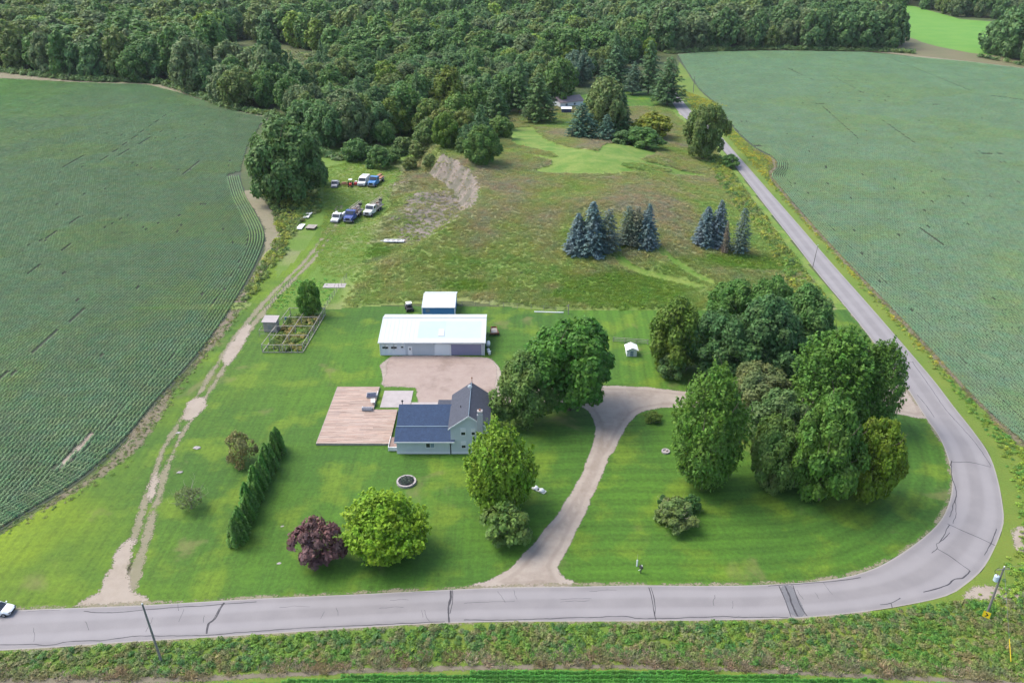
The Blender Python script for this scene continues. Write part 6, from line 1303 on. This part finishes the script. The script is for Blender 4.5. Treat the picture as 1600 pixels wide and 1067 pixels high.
# car on the road at the left edge
def car(loc, rz, color, label):
    c = empty('parked_car', loc, rz, label, 'car'); pm = paint('white_car_paint', color, .3, amp=.02, spec=.5)          # nose towards +x
    st_ = [(-2.30, .55, .78, .72, .0), (-2.15, .35, .98, .84, 0), (-1.6, .28, 1.06, .90, 0), (-.6, .26, 1.02, .91, 0), (.7, .26, .98, .91, 0), (1.4, .27, .93, .89, 0), (2.0, .33, .80, .82, 0), (2.25, .42, .64, .70, 0)]
    V = []; n = len(st_)
    for (x, zb, zt, hw_, _) in st_: V += [(x, -hw_ * .92, zb), (x, -hw_, zb + .15), (x, -hw_, zt - .18), (x, -hw_ * .86, zt), (x, hw_ * .86, zt), (x, hw_, zt - .18), (x, hw_, zb + .15), (x, hw_ * .92, zb)]
    F = [tuple(range(7, -1, -1)), tuple((n - 1) * 8 + i for i in range(8))] + [(k * 8 + i, k * 8 + (i + 1) % 8, (k + 1) * 8 + (i + 1) % 8, (k + 1) * 8 + i) for k in range(n - 1) for i in range(8)]
    o = mobj('body', nmesh('body', V, F, pm, False), c); m = o.modifiers.new('s', 'BEVEL'); m.width = .05; m.segments = 3
    rf = [(-1.75, 1.0), (-1.15, 1.42), (-.2, 1.48), (.35, 1.40), (1.05, .95)]; V = []
    for (x, z) in rf: V += [(x, -.62 - .16 * (1.48 - z), z), (x, .62 + .16 * (1.48 - z), z)]
    V = [(a, b_, z_) for (a, b_, z_) in V]
    g = MB(); g.v = V + [(x, y * 1.15, .93) for (x, y, z) in V]; m_ = len(rf) * 2
    for k in range(len(rf) - 1): g.f.append((2 * k, 2 * k + 2, 2 * k + 3, 2 * k + 1)); g.f.append((2 * k, m_ + 2 * k, m_ + 2 * k + 2, 2 * k + 2)); g.f.append((2 * k + 1, 2 * k + 3, m_ + 2 * k + 3, m_ + 2 * k + 1))
    g.c = [None] * len(g.f); g.build('glasshouse', M['dark_glass'], c)
    MB().prism([(-1.1, 1.42), (-.2, 1.482), (.3, 1.41), (.3, 1.44), (-.2, 1.51), (-1.1, 1.45)], -.64, .64, 'x').build('x', pm, c) if False else None
    b = MB(); b.poly([(-1.18, -.64, 1.44), (.32, -.64, 1.43), (.32, .64, 1.43), (-1.18, .64, 1.44)]); b.v = [(-1.18, -.66, 1.425), (-.2, -.66, 1.50), (.36, -.66, 1.42), (.36, .66, 1.42), (-.2, .66, 1.50), (-1.18, .66, 1.425)]; b.f = [(0, 1, 4, 5), (1, 2, 3, 4)]; b.c = [None, None]; r_ = b.build('roof', pm, c); so = r_.modifiers.new('t', 'SOLIDIFY'); so.thickness = .04; so.offset = 1
    b = MB(); [b.bar((x0, s * y0, z0), (x1, s * y1, z1), .035) for s in (-1, 1) for (x0, y0, z0, x1, y1, z1) in ((1.05, .78, .96, .34, .65, 1.42), (-1.75, .78, .98, -1.16, .66, 1.42), (-.35, .76, .98, -.35, .65, 1.48))]; b.build('pillar', pm, c)
    for s in (-1, 1):
        MB().box(1.98, 2.24, s * .62 - .16, s * .62 + .16, .60, .72).build('headlight', M['dark_glass'], c, .03); MB().box(-2.31, -2.2, s * .6 - .18, s * .6 + .18, .72, .86).build('taillight', M['tail'], c); MB().box(.75, .92, s * 1.0 - .1, s * 1.0 + .1, .98, 1.12).build('mirror', pm, c, .03)
        for x in (-1.4, 1.4):
            w_ = MB().lathe([(.18, -.11), (.32, -.11), (.34, -.06), (.34, .06), (.32, .11), (.18, .11)], n=18, axis='y').build('wheel', M['rubber'], c); w_.location = (x, s * .82, .34); MB().lathe([(.04, -.125), (.2, -.115), (.2, .115), (.04, .125)], n=12, axis='y').build('rim', M['steel'], w_)
    b = MB(); b.box(2.24, 2.29, -.5, .5, .42, .56); b.build('grille', M['dark'], c); return c
M['tail'] = paint('red_lens', (.35, .02, .02), .3)
p = flat(7, 961); car((p[0] - 1.15, p[1] + .55, .012), -.04, (.74, .77, .79), 'white car driving on the road at the left edge'); 

# ------------------------------------------------------------------ neighbour's house and shed
nb = empty('neighbour_house', (*flat(893, 168), 0), .5, 'brown roofed house half hidden among the pines at the back', 'house')
MB().box(-7, 7, 0, 8, 0, 2.8).build('wall', M['wall_white'], nb); MB().prism([(-.6, 2.75), (4, 5.0), (8.6, 2.75), (8.6, 2.95), (4, 5.2), (-.6, 2.95)], -7.5, 7.5, 'x').build('roof', paint('brown_roof', (.22, .18, .18), .8), nb)
window(-3, 1.6, 1.4, 1.1, 'slide', 0, nb, (0, 0, 0)); window(2, 1.6, 1.4, 1.1, 'slide', 0, nb, (0, 0, 0))
ns = empty('neighbour_shed', (*flat(885, 178), 0), 0, 'small dark blue shed with a pale roof strip beside the neighbouring house', 'shed'); MB().box(-2.4, 2.4, 0, 3.5, 0, 2.4).build('wall', paint('dark_blue_wall', (.07, .10, .16), .7), ns); MB().prism([(-.3, 2.3), (1.75, 3.0), (3.8, 2.3), (3.8, 2.42), (1.75, 3.12), (-.3, 2.42)], -2.7, 2.7, 'x').build('roof', M['white'], ns); MB().box(-1, 1, -.04, -.004, .1, 2.0).build('door', M['navy'], ns)

# ------------------------------------------------------------------ tar seams and patches in the road
M['tar'] = paint('tar_seam', (.055, .052, .058), .7, amp=.3)
M['tar2'] = mat_gravel('old_patch', (.14, .14, .15), (.19, .19, .20), (.08, .08, .085), .12)
def crack(line, r=.045, wob=.16, seed=0, mat='tar'):
    P = np.array(smooth_line([flat(*q) for q in line], 10)); P = P + np.c_[fbm(P[:, 0], P[:, 1], 1.3, seed, 3) - .5, fbm(P[:, 0], P[:, 1], 1.1, seed + 9, 3) - .5] * 2 * wob
    d = np.gradient(P, axis=0); d /= np.hypot(d[:, 0], d[:, 1])[:, None] + 1e-9; nn = np.c_[-d[:, 1], d[:, 0]]; wv = r * (.6 + .9 * fbm(P[:, 0], P[:, 1], .8, seed + 3, 2))[:, None]; m = len(P)
    V = np.concatenate([np.c_[P - nn * wv, np.full(m, .0175)], np.c_[P + nn * wv, np.full(m, .0175)]]); F = np.array([(i, i + 1, m + i + 1, m + i) for i in range(m - 1)]); me = nmesh('tar_seam', V, F, M[mat])
    if me.polygons[0].normal.z < 0: me.flip_normals()
    return mobj('tar_seam', me, road)
bx = [(0, 1007), (50, 1006), (75, 1008), (110, 1002), (160, 1000), (182, 997), (210, 994), (252, 993), (320, 992), (400, 986), (470, 981), (560, 977), (620, 974), (695, 971)]
crack(bx, .06, .1, 1)
crack([(725, 968), (800, 968), (860, 966), (930, 964), (980, 963), (1000, 966), (1060, 965), (1090, 964), (1130, 963), (1180, 964), (1232, 964)], .06, .12, 2)
crack([(130, 955), (180, 957), (225, 952), (330, 945), (400, 940)], .06, .12, 3)
crack([(351, 941), (342, 955), (336, 966), (326, 975), (323, 990)], .13, .12, 4); crack([(347, 943), (338, 960), (330, 972)], .05, .2, 5)
crack([(704, 922), (704, 935), (701, 950), (702, 972)], .12, .1, 6); crack([(707, 922), (707, 940), (703, 958)], .05, .1, 7); crack([(1014, 917), (1018, 932), (1021, 950), (1025, 968)], .06, .08, 8); crack([(1017, 917), (1023, 940), (1023, 960)], .05, .08, 9)
crack([(1200, 915), (1300, 908), (1345, 902)], .06, .1, 10); crack([(1375, 944), (1392, 942), (1407, 934)], .06, .08, 11); crack([(1392, 942), (1394, 950)], .05, .05, 12)
crack([(1443, 925), (1480, 914), (1490, 905), (1505, 902), (1516, 892)], .08, .08, 13); crack([(1516, 892), (1500, 880), (1480, 866), (1464, 857)], .06, .08, 14); crack([(1456, 864), (1464, 857), (1463, 850), (1469, 846), (1478, 830), (1484, 820)], .05, .1, 15); crack([(1469, 846), (1477, 840), (1484, 832)], .05, .06, 16)
crack([(1480, 818), (1500, 827), (1530, 840), (1555, 852)], .06, .06, 17); crack([(1557, 826), (1550, 845), (1538, 867)], .06, .06, 18); crack([(1484, 808), (1490, 790), (1494, 770), (1488, 745), (1486, 720)], .06, .2, 19); crack([(1488, 818), (1494, 800), (1492, 780)], .04, .2, 20)
crack([(1488, 722), (1515, 722), (1542, 728), (1548, 730)], .06, .1, 21); crack([(1433, 617), (1446, 632), (1460, 652)], .05, .05, 22); crack([(1548, 728), (1530, 700), (1505, 670), (1478, 640), (1450, 600), (1425, 565)], .05, .12, 23); crack([(1415, 566), (1428, 566)], .07, .05, 24)
_r = random.Random(9)
for k in range(26):                                   # hairline cracks across and along the old surface
    x = _r.uniform(20, 1290); t0 = _r.uniform(0, .6); t1 = t0 + _r.uniform(.2, .4); yt = np.interp(x, [0, 225, 560, 900, 1300], [954, 945, 928, 916, 905]); yb = np.interp(x, [0, 225, 560, 900, 1300], [1015, 1002, 980, 970, 961]); sx = _r.uniform(-14, 14)
    if k % 3: crack([(x, yt + (yb - yt) * t0), (x + sx * .5, yt + (yb - yt) * (t0 + t1) / 2), (x + sx, yt + (yb - yt) * t1)], .022, .25, 40 + k)
    else: L_ = _r.uniform(30, 80); crack([(x, yt + (yb - yt) * t0), (x + L_ * .5, yt + (yb - yt) * t0 - 1.5), (x + L_, yt + (yb - yt) * t0 - L_ * .04)], .022, .2, 40 + k)
pp = [flat(*q) for q in [(1218, 914), (1238, 913), (1262, 963), (1236, 964)]]
o = sheet('road_patch', pp, .0165, M['tar2'], 1.0, .08, 0, kind=None, parent=road)
crack([(1217, 915), (1227, 938), (1236, 963)], .06, .05, 26); crack([(1239, 914), (1250, 945), (1261, 962)], .06, .05, 27); crack([(1226, 915), (1233, 930), (1238, 945), (1246, 962)], .12, .12, 28)

# overhead line along the road
ln = empty('power_line', (0, 0, 0), 0, 'thin power line running between the roadside poles', 'power line')
def wire(a, c, sag, r=.013):
    b = MB(); pr = None; a = Vector(a); c = Vector(c)
    for i in range(13): t = i / 12; q = a.lerp(c, t); q.z -= sag * 4 * t * (1 - t); (b.bar(pr, q, r, n=4) if pr is not None else None); pr = q
    b.build('cable', M['steel'], ln)
wire(top2 + Vector((0, 0, .1)), (P2.x + 30, P2.y + 4, 9.5), .5)

# ------------------------------------------------------------------ thin summer haze
hz = MB().box(-1500, 1500, -40, 1700, -1.2, 90).build('haze', None); hz['kind'] = 'stuff'
hm = bpy.data.materials.new('haze'); hm.use_nodes = True; hn = hm.node_tree.nodes; hn.remove(hn['Principled BSDF']); pv = hn.new('ShaderNodeVolumePrincipled')
pv.inputs['Color'].default_value = (.80, .88, 1.0, 1); pv.inputs['Density'].default_value = .00003; pv.inputs['Anisotropy'].default_value = 0.0
hm.node_tree.links.new(pv.outputs[0], hn['Material Output'].inputs['Volume']); hz.data.materials.append(hm)
